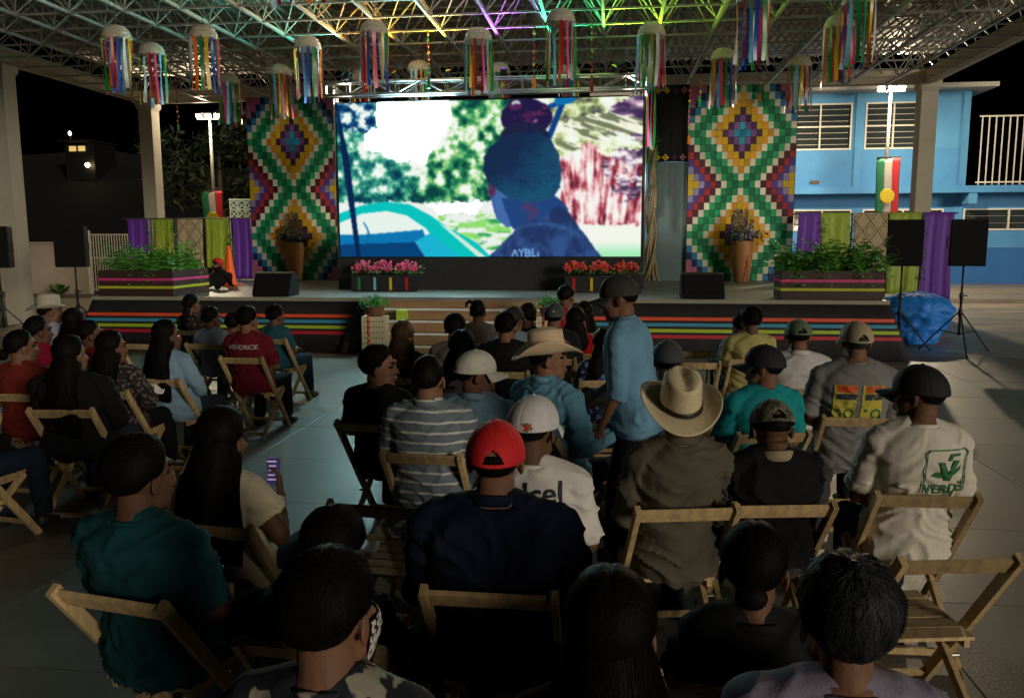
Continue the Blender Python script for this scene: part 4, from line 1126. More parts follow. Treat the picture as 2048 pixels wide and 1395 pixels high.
# dotted pedestals with plants at the stair ends
pedm = M('pedestal cloth', (.62, .55, .36), rough=.7, var=.1)
for x, lab, seed in ((-3.88, 'dotted cream pedestal with a green plant, left of the steps', 51), (-1.02, 'dotted cream pedestal with a green plant, right of the steps', 53)):
    p = thing('plant_pedestal', lab, 'pedestal', (x, 12.86, 0), 0, 'plant pedestals beside the steps')
    m = MB(); m.box((0, 0, .35), (.40, .22, .70)); m.build('stand', pedm, p)
    m = MB()
    for i in range(7):
        for k in range(7):
            for a in (0,): m.ell((-.155 + i * .05, -.112, .08 + k * .09), (.011, .004, .013), 8, 4)
    kind(m.build('dots', black_p, p), 'stuff')
    m = MB(); m.lathe([(.11, 0), (.13, .02), (.16, .14), (.165, .16), (.15, .16)], 18); m.build('pot', M('pot brown', (.16, .07, .04), rough=.6), p, loc=(0, 0, .70))
    m = leaf_cloud(330, lambda g_: tuple(g_.normal(size=3) * np.array([.10, .07, .045]) + np.array([0, 0, .93])), .032, seed); m.build('plant', M('plant bright leaf', (.05, .30, .05), rough=.45, var=.35), p)['kind'] = 'stuff'
    rr = random.Random(seed)
    for i in range(34):
        c_ = ('red', 'red', 'pink', 'orange', 'yellow')[i % 5]
        m = MB(); m.ell((-.08 + rr.uniform(-.022, .022), -.13, .74 - i * .021), (.014, .012, .016), 6, 4); m.build('bead', RM[c_], p)
# ================================================================== PEOPLE AND CHAIRS
# who, label, x and y of the head, height of the top of head or hat, body facing (deg from the stage, left +), head turn, head pitch, dress
PEOPLE = [
    ('man in straw hat', 'man in a straw hat and pale shirt at the far left, in profile', -5.77, 7.68, 1.4, -6, -44, 0, {'hat': 'cowboy', 'hatc': 'straw2', 'top': 'paleblue', 'sl': 'short', 'hair': 'short', 'w': 1.0, 'chair': 1}),
    ('woman in rust top', 'woman with tied-back hair in a rust red top at the left edge', -4.49, 5.63, 1.29, 0, -38, 0, {'top': 'rust', 'sl': 'short', 'hair': 'bun', 'female': 1, 'w': 1.12, 'near': 1}),
    ('person in crimson shirt', 'person with short hair in a crimson shirt behind the rust top woman', -5.24, 6.80, 1.27, -2, -36, 0, {'top': 'crimson', 'sl': 'short', 'hair': 'short', 'w': 0.95}),
    ('woman with high dark hair', 'woman with bushy dark hair between the straw hat man and red collar', -5.45, 7.60, 1.27, 2, -6, 0, {'top': 'black', 'sl': 'long', 'hair': 'mid', 'female': 1}),
    ('woman with red collar', 'woman in profile with a red collar behind the largest left woman', -4.64, 6.67, 1.26, -2, -46, 0, {'top': 'red', 'sl': 'short', 'hair': 'bun', 'female': 1, 'w': 0.95}),
    ('large woman in black', 'large woman with loose black hair and black top, left block', -3.73, 5.14, 1.31, 6, -26, 0, {'top': 'black2', 'sl': 'long', 'hair': 'long', 'hl': 0.52, 'female': 1, 'w': 1.32, 'near': 1}),
    ('woman in dark print', 'woman with long hair in a dark printed top holding white paper', -3.86, 5.80, 1.27, 0, -30, 0, {'top': 'darkprint', 'sl': 'long', 'hair': 'long', 'hl': 0.42, 'female': 1, 'w': 1.05, 'near': 1, 'arms': 'paper'}),
    ('woman in denim shirt', 'woman with long black hair and a light denim shirt, arms crossed', -3.72, 6.35, 1.3, -6, -30, 0, {'top': 'denim', 'sl': 'long', 'hair': 'long', 'hl': 0.5, 'female': 1, 'w': 1.0, 'arms': 'crossed', 'near': 1}),
    ('woman by the stage', 'woman with hair tied back in a dark print near the left stage', -5.36, 9.77, 1.28, 0, -28, 0, {'top': 'darkprint', 'sl': 'short', 'hair': 'pony', 'female': 1, 'w': 0.9}),
    ('boy in grey-blue tee', 'boy in a grey-blue tee, left of the maroon jersey', -4.46, 8.54, 1.22, 0, -32, 0, {'top': 'greyblue', 'sl': 'short', 'hair': 'short', 'w': 0.88}),
    ('man in maroon jersey', 'man in a maroon jersey with white lettering, left block', -3.58, 7.58, 1.31, -2, -18, 0, {'top': 'maroon', 'sl': 'short', 'hair': 'short', 'w': 1.05, 'decal': 'jersey', 'near': 1}),
    ('person behind maroon jersey', 'head half hidden left of the maroon jersey man', -4.25, 8.65, 1.15, 0, -10, 0, {'top': 'black', 'sl': 'short', 'hair': 'short', 'w': 0.9}),
    ('boy in teal tee', 'boy in a dark teal tee and jeans at the aisle, left block', -3.93, 9.05, 1.2, -6, -24, 0, {'top': 'tealdark', 'sl': 'short', 'hair': 'short', 'w': 0.78, 'pants': 'jeans', 'near': 1, 'boots': 1}),
    ('person in dark jeans', 'person at the left frame edge in dark jeans, mostly out of frame', -4.09, 4.45, 1.3, -10, 0, 0, {'top': 'black', 'sl': 'long', 'hair': 'short', 'pants': 'jeansdk', 'w': 1.05}),
    ('man in dark teal tee', 'man in a dark teal tee with short black hair, near left', -1.57, 2.47, 1.31, -10, -16, 0, {'top': 'teal2', 'sl': 'short', 'hair': 'short', 'w': 1.08, 'near': 2, 'pants': 'jeansdk'}),
    ('girl with phone', 'girl with very long black hair and cream blouse holding a phone', -1.62, 3.14, 1.27, -5, -8, -6, {'top': 'cream', 'sl': 'cap', 'hair': 'long', 'hl': 0.46, 'female': 1, 'w': 0.88, 'near': 2, 'arms': 'phone'}),
    ('boy with dark hair', 'boy with dark hair just beyond the nearest head, left of centre', -0.83, 2.27, 1.16, -4, 0, -6, {'top': 'black', 'sl': 'short', 'hair': 'short', 'w': 0.8, 'near': 2}),
    ('nearest man', 'man nearest the camera with black hair and a patterned mask', -0.59, 1.58, 1.31, -2, -15, 0, {'top': 'creamprint', 'sl': 'short', 'hair': 'short', 'w': 1.0, 'near': 2, 'mask': 1}),
    ('woman with straight hair', 'woman nearest the camera at centre with long straight black hair', -0.00, 1.63, 1.28, 0, 0, 0, {'top': 'black2', 'sl': 'long', 'hair': 'long', 'hl': 0.45, 'female': 1, 'w': 1.0, 'near': 2}),
    ('woman with greying hair', 'woman with short greying hair and lilac-grey top, nearest right', 0.50, 1.72, 1.29, 0, 4, 0, {'top': 'lilac', 'sl': 'short', 'hair': 'wavy', 'hc': 'grey', 'female': 1, 'w': 1.12, 'near': 2}),
    ('person with tied hair', 'person with tied dark hair and black top, in front of greying woman', 0.39, 2.18, 1.2, -4, -8, -4, {'top': 'black', 'sl': 'short', 'hair': 'bun2', 'female': 1, 'w': 0.92, 'near': 2}),
    ('young man in black tee', 'young man in a black tee looking right, arms crossed', -1.48, 4.97, 1.29, -8, -72, 0, {'top': 'black2', 'sl': 'short', 'hair': 'short', 'w': 1.0, 'near': 2, 'arms': 'crossed'}),
    ('man in striped polo', 'man in a grey and white striped polo shirt', -1.00, 4.29, 1.34, -3, -4, 0, {'top': 'stripe', 'sl': 'short', 'hair': 'crop', 'w': 1.1, 'near': 2, 'collar': 1}),
    ('man in white cap', 'man in a white cap turned right and a blue-grey shirt', -0.77, 4.49, 1.33, -8, -62, -4, {'hat': 'cap', 'hatc': 'capwhite', 'top': 'dustblue', 'sl': 'short', 'hair': 'crop', 'w': 1.02, 'near': 2, 'collar': 1}),
    ('man in cream hat', 'man in a cream cowboy hat and light blue shirt, facing right', -0.38, 4.77, 1.42, -38, -44, 0, {'hat': 'cowboy', 'hatc': 'feltcream', 'tilt': 6, 'top': 'ltblue', 'sl': 'long3', 'hair': 'crop', 'w': 1.08, 'near': 2, 'arms': 'reach', 'collar': 1, 'pants': 'jeansdk'}),
    ('standing man', 'man standing in a dark cap and blue shirt, facing left', 0.03, 4.84, 1.74, 74, 14, -8, {'hat': 'cap', 'hatc': 'capdark', 'top': 'shirtblue', 'sl': 'roll', 'hair': 'crop', 'w': 1.02, 'near': 2, 'stand': 1, 'collar': 1, 'pants': 'blackpants'}),
    ('man in red cap', 'man in a bright red cap and big navy shirt', -0.39, 2.64, 1.35, 0, 4, 0, {'hat': 'cap', 'hatc': 'capred', 'top': 'navy', 'sl': 'long', 'hair': 'crop', 'w': 1.2, 'near': 2, 'collar': 1}),
    ('man in white lettered tee', 'man in a white cap and white tee with dark lettering', -0.31, 3.14, 1.34, -6, -14, -4, {'hat': 'cap', 'hatc': 'capwhite2', 'closed': 1, 'top': 'white', 'sl': 'short', 'hair': 'crop', 'w': 0.95, 'near': 2, 'decal': 'telcel', 'emblem': 'x'}),
    ('man in straw cowboy hat', 'man in a wide straw cowboy hat and tan shirt, from behind', 0.29, 3.55, 1.38, 11, -4, 10, {'hat': 'cowboy', 'hatc': 'straw', 'tilt': 13, 'top': 'tan', 'sl': 'long', 'hair': 'crop', 'w': 0.95, 'near': 2, 'collar': 1}),
    ('man in teal tee', 'man in a black cap looking left and a teal tee', 0.90, 4.97, 1.32, 14, 56, 0, {'hat': 'cap', 'hatc': 'capblack', 'closed': 1, 'top': 'teal', 'sl': 'short', 'hair': 'crop', 'w': 1.02, 'near': 2}),
    ('man in grey printed tee', 'man in a beige cap and grey tee with two yellow prints', 1.56, 5.45, 1.42, 0, 6, 0, {'hat': 'cap', 'hatc': 'capbeige', 'top': 'grey', 'sl': 'short', 'hair': 'grey', 'w': 1.12, 'near': 2, 'decal': 'prints'}),
    ('man in white shirt', 'man in a green-grey cap and plain white shirt', 1.42, 6.46, 1.33, 0, 4, -10, {'hat': 'cap', 'hatc': 'capgreen', 'top': 'white2', 'sl': 'short', 'hair': 'crop', 'w': 1.08, 'near': 1, 'collar': 1}),
    ('man in yellow shirt', 'man with dark hair in a pale yellow shirt near the stage right', 1.31, 7.98, 1.31, 4, 10, -4, {'top': 'yellow', 'sl': 'short', 'hair': 'short', 'w': 1.0, 'near': 1}),
    ('person left of yellow shirt', 'person half hidden left of the pale yellow shirt man', 1.38, 9.12, 1.13, 8, 20, 0, {'top': 'paleblue', 'sl': 'short', 'hair': 'short', 'w': 0.9}),
    ('man in black vest', 'man in a camouflage cap and black vest looking down', 0.71, 3.66, 1.24, 9, -2, -26, {'hat': 'cap', 'hatc': 'capcamo', 'top': 'blackvest', 'sl': 'long', 'hair': 'crop', 'w': 1.08, 'near': 2, 'fleece': 1}),
    ('man in white green-logo tee', 'man in a black cap and white tee with a green logo', 1.39, 3.85, 1.38, 2, 52, 0, {'hat': 'cap', 'hatc': 'capblack', 'closed': 1, 'top': 'white3', 'sl': 'short', 'hair': 'crop', 'w': 0.95, 'near': 2, 'decal': 'verde'}),
    ('woman with brown hair', 'woman with long brown hair at the aisle before the steps', -1.76, 6.64, 1.28, -4, -6, 0, {'top': 'black', 'sl': 'long', 'hair': 'long', 'hl': 0.42, 'hc': 'brown', 'female': 1, 'w': 0.95, 'near': 1}),
    ('man in taupe tee', 'man in a taupe tee with short hair before the steps', -1.43, 7.22, 1.29, -2, 0, 0, {'top': 'taupe', 'sl': 'short', 'hair': 'short', 'w': 0.98, 'near': 1}),
    ('woman with topknot', 'woman with hair gathered up in a side knot near the steps', -1.50, 8.89, 1.29, 0, 0, 0, {'top': 'taupe2', 'sl': 'short', 'hair': 'topknot', 'female': 1, 'w': 0.95}),
    ('woman in pink-grey top', 'woman with black hair in a pink-grey top behind the white cap', -1.14, 6.02, 1.27, -4, 0, 0, {'top': 'pinkgrey', 'sl': 'short', 'hair': 'mid', 'female': 1, 'w': 0.98, 'near': 1}),
    ('man in black tee', 'broad man in a black tee, middle of the centre block', -0.93, 7.01, 1.33, -2, -12, 0, {'top': 'black2', 'sl': 'short', 'hair': 'short', 'w': 1.15, 'near': 1}),
    ('person in dark cap', 'person in a dark cap just beyond the broad man in black', -0.97, 7.86, 1.3, -2, -20, 0, {'hat': 'cap', 'hatc': 'capblack', 'closed': 1, 'top': 'greyblue', 'sl': 'short', 'hair': 'short', 'w': 0.95}),
    ('boy before the steps', 'boy with short hair and dark top straight before the steps', -0.92, 8.69, 1.27, 0, 0, 0, {'top': 'black', 'sl': 'short', 'hair': 'short', 'w': 0.8}),
    ('boy in red tee', 'boy in a red tee rising above the others near the steps', -0.55, 9.50, 1.42, -6, -24, -8, {'top': 'redtee', 'sl': 'short', 'hair': 'short', 'w': 0.82}),
    ('person in emblem cap', 'person in a dark cap with a white emblem on its back', -0.57, 7.81, 1.34, 0, 0, 0, {'hat': 'cap', 'hatc': 'capslate', 'closed': 1, 'top': 'black', 'sl': 'short', 'hair': 'crop', 'w': 1.0, 'near': 1, 'emblem': 'ny'}),
    ('woman in red sleeves', 'woman with long black hair and red sleeves behind the cream hat', -0.38, 8.21, 1.27, -4, -8, 0, {'top': 'redtee', 'sl': 'short', 'hair': 'mid', 'female': 1, 'w': 0.95}),
    ('girl facing sideways', 'girl with long dark hair turned sideways beyond the emblem cap', -0.37, 9.95, 1.2, 30, 30, 0, {'top': 'pinkgrey', 'sl': 'short', 'hair': 'long', 'hl': 0.3, 'female': 1, 'w': 0.75}),
    ('person in dark print', 'person in dark blue print half hidden left of the standing man', -0.08, 6.69, 1.22, 10, 10, 0, {'top': 'bluepat', 'sl': 'long', 'hair': 'mid', 'w': 0.9}),
    ('person in slate cap', 'person in a slate cap half hidden right of the standing man', 0.34, 5.14, 1.32, 0, 10, 0, {'hat': 'cap', 'hatc': 'capslate', 'closed': 1, 'top': 'paleblue', 'sl': 'short', 'hair': 'crop', 'w': 0.95}),
]
EMPTY_CHAIRS = [
    ('empty wooden folding chair left of the red cap man', -0.97, 3.59, -6),
    ('empty wooden folding chair at the far right of the near row', 1.18, 3.26, 10),
    ('empty wooden folding chair between the cream hat and standing man', -0.11, 6.07, 14),
    ('empty wooden folding chair just right of the standing man', 0.75, 8.61, 0),
    ('empty wooden folding chair behind the slate cap', 0.74, 7.85, 4),
    ('empty wooden folding chair between standing man and red sleeves', -0.02, 8.72, 0),
    ('empty wooden folding chair left of the standing man, nearer row', -0.13, 7.27, -4),
    ('empty wooden folding chair in the left block front row', -5.20, 8.60, -4),
]
# ------------------------------------------------------------------ wooden folding chair
chair_w = M('chair pine', (.50, .36, .18), rough=.55, var=.45, scale=4, stretch=(6, 6, 1.2), objvar=.28, bump=.15, bscale=30)
def make_chair():
    c = thing('folding_chair', 'x', 'chair')
    a, b = Vector((0, .24, .0)), Vector((0, -.34, .815))          # long member: front foot to top of the back
    for s in (-1, 1):
        m = MB(); m.bar(a + Vector((s * .215, 0, 0)), b + Vector((s * .215, 0, 0)), .024, .046, up=(0, 1, .7)); m.build('back_post', chair_w, c)
        m = MB(); m.bar((s * .183, -.33, 0), (s * .183, .19, .425), .022, .042, up=(0, -1, 1.2)); m.build('rear_leg', chair_w, c)
    q = (b - a).normalized()
    for t, h, nm in ((.955, .066, 'back_rail'), (.775, .05, 'back_rail')):
        p = a + (b - a) * t
        m = MB(); m.bar(p - Vector((.2025, 0, 0)), p + Vector((.2025, 0, 0)), .018, h, up=q)
        if nm == 'back_rail' and t < .9: continue
        m.build(nm, chair_w, c)
    m = MB(); p = a + (b - a) * .12; m.bar(p - Vector((.2025, 0, 0)), p + Vector((.2025, 0, 0)), .02, .03, up=q); m.build('front_stretcher', chair_w, c)
    m = MB(); m.bar((-.172, -.27, .049), (.172, -.27, .049), .02, .032); m.build('rear_stretcher', chair_w, c)
    for s in (-1, 1):
        m = MB(); m.bar((s * .155, -.17, .405), (s * .155, .215, .412), .022, .034); m.build('seat_rail', chair_w, c)
    for s in (-1, 1):
        m = MB(); m.tube([(s * .170, -.005, .268), (s * .232, -.005, .268)], .008, 8); m.build('pivot_bolt', M('bolt steel', (.25, .24, .22), rough=.4, metal=.8), c)
    for k in range(5):
        y = -.15 + k * .083
        m = MB(); m.box((0, y, .4335 + .0012 * k), (.345, .074, .014)); m.build('seat_slat', chair_w, c)
    return c
CHAIR0 = make_chair(); CHAIR_USED = [False]
def place_chair(x, y, face, label):
    if not CHAIR_USED[0]:
        CHAIR_USED[0] = True; KIDS(CHAIR0)
        CHAIR0.location = (x, y, .002); CHAIR0.rotation_euler = (0, 0, RAD(face)); CHAIR0['label'] = label; CHAIR0['group'] = 'wooden folding chairs of the audience'
        return CHAIR0
    return dup(CHAIR0, (x, y, .002), RAD(face), label, 'wooden folding chairs of the audience')

# ------------------------------------------------------------------ fabrics, skin, hair
SKIN = M('skin brown', (.17, .082, .048), spec=.3, rough=.65, var=.2, objvar=.35, scale=14, bump=.08, bscale=120)
EYE = M('eye dark', (.012, .010, .010), rough=.2); LIP = M('lip', (.16, .055, .045), rough=.45)
HAIR = {'black': M('hair black', (.006, .005, .0048), rough=.6, var=.6, scale=1, stretch=(95, 95, 6), bump=.12, bscale=1.6, spec=.07), 'brown': M('hair brown', (.075, .038, .020), rough=.5, var=.6, scale=1, stretch=(95, 95, 6), bump=.5, bscale=1.6, spec=.3), 'grey': M('hair greying', (.022, .025, .030), rough=.55, var=.9, scale=1, stretch=(80, 80, 9), bump=.12, bscale=1.6, spec=.2)}
FAB = {'paleblue': (.36, .38, .48), 'rust': (.17, .022, .016), 'crimson': (.30, .012, .04), 'black': (.014, .014, .016), 'black2': (.009, .009, .011), 'red': (.42, .02, .02), 'darkprint': (.030, .020, .022), 'denim': (.22, .34, .46), 'greyblue': (.20, .26, .32),
       'maroon': (.13, .010, .02), 'tealdark': (.02, .09, .12), 'teal2': (.010, .065, .075), 'cream': (.60, .54, .38), 'creamprint': (.42, .40, .30), 'lilac': (.26, .24, .33), 'dustblue': (.16, .27, .36), 'ltblue': (.13, .33, .46), 'shirtblue': (.15, .32, .48),
       'navy': (.010, .014, .034), 'white': (.66, .64, .60), 'white2': (.58, .56, .56), 'white3': (.66, .62, .54), 'tan': (.095, .085, .062), 'teal': (.012, .26, .28), 'grey': (.20, .20, .20), 'yellow': (.42, .38, .15), 'blackvest': (.010, .010, .012), 'taupe': (.15, .13, .13),
       'taupe2': (.13, .12, .10), 'pinkgrey': (.30, .20, .24), 'redtee': (.42, .012, .015), 'bluepat': (.03, .06, .18), 'jeans': (.025, .05, .09), 'jeansdk': (.014, .024, .042), 'blackpants': (.010, .010, .013), 'sleevegrey': (.05, .05, .055), 'fleece': (.34, .28, .18)}
def fabric(k):
    m = M('cloth ' + k, FAB[k], rough=.9, var=.18, scale=7, bump=.16, bscale=160, spec=.15)
    return m
def stripe_mat():
    m = M('cloth stripe', (.15, .19, .22), rough=.85, var=.12, scale=5, bump=.2, bscale=26, spec=.25)
    nt = m.node_tree; b = nt.nodes['Principled BSDF']; src = b.inputs['Base Color'].links[0].from_socket
    tc = nt.nodes.new('ShaderNodeTexCoord'); sp = nt.nodes.new('ShaderNodeSeparateXYZ'); nt.links.new(tc.outputs['Object'], sp.inputs[0])
    nz = nt.nodes.new('ShaderNodeTexNoise'); nz.inputs['Scale'].default_value = 5; nt.links.new(tc.outputs['Object'], nz.inputs['Vector'])
    ad = nt.nodes.new('ShaderNodeMath'); ad.operation = 'MULTIPLY_ADD'; ad.inputs[1].default_value = .02; nt.links.new(nz.outputs['Fac'], ad.inputs[0]); nt.links.new(sp.outputs['Z'], ad.inputs[2])
    pp = nt.nodes.new('ShaderNodeMath'); pp.operation = 'PINGPONG'; pp.inputs[1].default_value = .029; nt.links.new(ad.outputs[0], pp.inputs[0])
    mr = nt.nodes.new('ShaderNodeMapRange'); mr.inputs['From Min'].default_value = .0035; mr.inputs['From Max'].default_value = .008; mr.inputs['To Min'].default_value = 1; mr.inputs['To Max'].default_value = 0; nt.links.new(pp.outputs[0], mr.inputs['Value'])
    mx = nt.nodes.new('ShaderNodeMix'); mx.data_type = 'RGBA'; nt.links.new(mr.outputs[0], mx.inputs['Factor']); nt.links.new(src, mx.inputs[6]); mx.inputs[7].default_value = (.60, .60, .58, 1); nt.links.new(mx.outputs[2], b.inputs['Base Color'])
    return m
def blotch_mat(name, c1, c2, scale, thr=.52):
    m = M(name, c1, rough=.8, var=.1, bump=.2, bscale=26, spec=.25)
    nt = m.node_tree; b = nt.nodes['Principled BSDF']; src = b.inputs['Base Color'].links[0].from_socket
    tc = nt.nodes.new('ShaderNodeTexCoord'); nz = nt.nodes.new('ShaderNodeTexNoise'); nz.inputs['Scale'].default_value = scale; nt.links.new(tc.outputs['Object'], nz.inputs['Vector'])
    mr = nt.nodes.new('ShaderNodeMapRange'); mr.inputs['From Min'].default_value = thr; mr.inputs['From Max'].default_value = thr + .03; nt.links.new(nz.outputs['Fac'], mr.inputs['Value'])
    mx = nt.nodes.new('ShaderNodeMix'); mx.data_type = 'RGBA'; nt.links.new(mr.outputs[0], mx.inputs['Factor']); nt.links.new(src, mx.inputs[6]); mx.inputs[7].default_value = (*c2, 1); nt.links.new(mx.outputs[2], b.inputs['Base Color'])
    return m
stripe_mat()
blotch_mat('cloth darkprint', (.020, .014, .016), (.14, .11, .12), 38, .56)
blotch_mat('cloth bluepat', (.010, .012, .03), (.10, .16, .42), 30, .54)
blotch_mat('cloth creamprint', (.36, .34, .26), (.018, .022, .032), 13, .44)
blotch_mat('mask print', (.60, .58, .55), (.02, .02, .02), 60, .5)
CAPB = dict(bump=.25, bscale=170)
HATM = {'straw': M('straw hat', (.66, .56, .36), rough=.6, var=.12, scale=60, bump=.25, bscale=220), 'straw2': M('straw hat grey', (.46, .42, .34), rough=.65, var=.12, scale=60, bump=.25, bscale=220), 'feltcream': M('felt hat cream', (.60, .46, .30), rough=.7, var=.06),
        'capwhite': M('cap off-white', (.56, .55, .48), rough=.8, var=.14, scale=20, **CAPB), 'capwhite2': M('cap white', (.62, .61, .62), rough=.8, var=.12, scale=20, **CAPB), 'capdark': M('cap charcoal', (.028, .028, .028), rough=.8, var=.2), 'capred': M('cap red', (.62, .012, .016), rough=.75, var=.12, scale=25, **CAPB),
        'capblack': M('cap black', (.008, .008, .010), rough=.8, var=.2), 'capbeige': M('cap beige', (.40, .33, .21), rough=.8, var=.1), 'capgreen': M('cap green-grey', (.12, .17, .10), rough=.8, var=.15), 'capslate': M('cap slate', (.045, .055, .06), rough=.8, var=.15),
        'capcamo': blotch_mat('cap camouflage', (.16, .17, .13), (.07, .075, .055), 28, .5)}
BAND = M('hat band', (.012, .010, .010), rough=.5)
HATIN = M('cap lining', (.05, .05, .05), rough=.9)

# ------------------------------------------------------------------ voxel-merged bodies: all jobs are evaluated together in a scratch scene
JOBS = []
def job(mb, voxel, smooth=4):
    JOBS.append([mb, voxel, smooth, None]); return len(JOBS) - 1
def run_jobs():
    sc = bpy.data.scenes.new('scratch'); objs = []
    for mb, vx, sm, _ in JOBS:
        o = bpy.data.objects.new('j', mb.mesh('j')); sc.collection.objects.link(o)
        r = o.modifiers.new('r', 'REMESH'); r.mode = 'VOXEL'; r.voxel_size = vx; r.adaptivity = 0
        if sm:
            s = o.modifiers.new('s', 'SMOOTH'); s.factor = .5; s.iterations = sm
        objs.append(o)
    vl = sc.view_layers[0]; vl.update(); dg = vl.depsgraph
    for j, o in zip(JOBS, objs):
        e = o.evaluated_get(dg); me = e.to_mesh()
        v = np.empty(len(me.vertices) * 3, np.float32); me.vertices.foreach_get('co', v)
        n = np.empty(len(me.vertices) * 3, np.float32); me.vertex_normals.foreach_get('vector', n)
        q = np.empty(len(me.loops), np.int32); me.loops.foreach_get('vertex_index', q)
        st = np.empty(len(me.polygons), np.int32); me.polygons.foreach_get('loop_total', st)
        j[3] = (v.reshape(-1, 3), n.reshape(-1, 3), q, st); e.to_mesh_clear()
    for o in objs:
        m_ = o.data; bpy.data.objects.remove(o); bpy.data.meshes.remove(m_)
    bpy.data.scenes.remove(sc)
def arrays_to_mesh(parts, name):
    """parts: list of (verts, loops, loop_totals) joined into one mesh"""
    off = 0; Vs = []; Q = []; T = []
    for v, q, t in parts:
        Vs.append(v); Q.append(q + off); T.append(t); off += len(v)
    v = np.concatenate(Vs); q = np.concatenate(Q); t = np.concatenate(T)
    me = bpy.data.meshes.new(name)
    me.vertices.add(len(v)); me.vertices.foreach_set('co', v.astype(np.float32).ravel())
    me.loops.add(len(q)); me.loops.foreach_set('vertex_index', q.astype(np.int32))
    me.polygons.add(len(t)); s = np.concatenate([[0], np.cumsum(t)[:-1]]).astype(np.int32)
    me.polygons.foreach_set('loop_start', s)
    me.polygons.foreach_set('use_smooth', np.ones(len(t), bool)); me.update(calc_edges=True)
    return me, v, q, t, s

def sup_ring(c, X, Yv, hw, hd, n=20, e=2.35):
    R_ = []
    for k in range(n):
        a = 2 * math.pi * k / n; ca, sa = math.cos(a), math.sin(a)
        R_.append(c + X * (hw * math.copysign(abs(ca) ** (2 / e), ca)) + Yv * (hd * math.copysign(abs(sa) ** (2 / e), sa)))
    return R_
def limb(m, a, b, ra, rb, n=12, ends=(1, 1)):
    m.tube([a, b], [ra, rb], n)
    if ends[0]: m.ell(a, (ra, ra, ra), 12, 8)
    if ends[1]: m.ell(b, (rb, rb, rb), 12, 8)
def hand(m, w, d, nrm, thumb_side, curl=.5, s=1.0):
    """palm and five fingers from wrist w along d; nrm: palm normal (fingers curl towards it); thumb_side: +1/-1 along d x nrm"""
    d = Vector(d).normalized(); nrm = Vector(nrm); nrm = (nrm - d * nrm.dot(d)).normalized(); sd = d.cross(nrm).normalized()
    def rg(p, a, b): return sup_ring(Vector(p), sd, nrm, a * s, b * s, 12)
    m.rings([rg(w - d * .03 * s, .026, .020), rg(w + d * .015 * s, .028, .018), rg(w + d * .05 * s, .040, .016), rg(w + d * .092 * s, .041, .013), rg(w + d * .100 * s, .036, .010)])
    for k, (o, L) in enumerate(((.030, .068), (.010, .078), (-.011, .073), (-.031, .056))):
        p = w + d * .092 * s + sd * (o * thumb_side) * s; dirv = (d + sd * o * thumb_side * 2.2).normalized()
        pts = [p]
        for q in range(3):
            a = curl * (q + .6)
            pts.append(pts[-1] + (dirv * math.cos(a) + nrm * math.sin(a)) * (L * (.42, .33, .25)[q]) * s)
        m.tube(pts, [.0092 * s, .0088 * s, .008 * s, .006 * s], 8); m.ell(pts[-1], (.006 * s,) * 3, 8, 6)
    b0 = w + d * .022 * s + sd * (.030 * thumb_side) * s
    b1 = b0 + (d * .55 + sd * thumb_side * .75 + nrm * .25).normalized() * .040 * s; b2 = b1 + (d * .9 + sd * thumb_side * .3 + nrm * .35).normalized() * .034 * s
    m.tube([b0, b1, b2], [.014 * s, .0105 * s, .008 * s], 8); m.ell(b2, (.008 * s,) * 3, 8, 6)

CR0, CRR = Vector((0, -.012, .03)), (.076, .096, .096)
def head_prims(m, T, s, female=False, neck_to=None):
    """T: 4x4 head frame (origin at head centre, +Y face)"""
    R3 = T.to_3x3()
    def E(c, r, rot=None):
        m.ell(T @ (Vector(c) * s), tuple(x * s for x in r), 18, 12, R3 if rot is None else R3 @ rot)
    E(CR0, CRR); E((0, .032, -.03), (.060, .066, .088)); E((0, .012, -.05), (.058, .07, .06))
    E((0, .064, -.098), (.030, .026, .022)); E((.034, .03, -.075), (.026, .045, .03)); E((-.034, .03, -.075), (.026, .045, .03))
    E((0, .088, .036), (.048, .016, .014))                                   # brow
    m.tube([T @ (Vector(p) * s) for p in ((0, .090, .022), (0, .101, -.004), (0, .113, -.028))], [.007 * s, .008 * s, .010 * s], 8); E((0, .108, -.03), (.015, .012, .009))
    E((0, .093, -.058), (.024, .014, .007)); E((0, .091, -.070), (.022, .013, .008))
    E((.034, .078, -.022), (.022, .018, .018)); E((-.034, .078, -.022), (.022, .018, .018))    # cheeks
    for sx in (-1, 1): E((sx * .082, -.004, -.012), (.009, .024, .034), Matrix.Rotation(sx * .38, 3, 'Z'))
    if neck_to is not None:
        a = T @ (Vector((0, -.022, -.05)) * s); b = neck_to
        r = .052 if female else .060
        m.tube([a, a * .5 + b * .5, b], [r * s, r * s * .98, r * s * 1.1], 16)

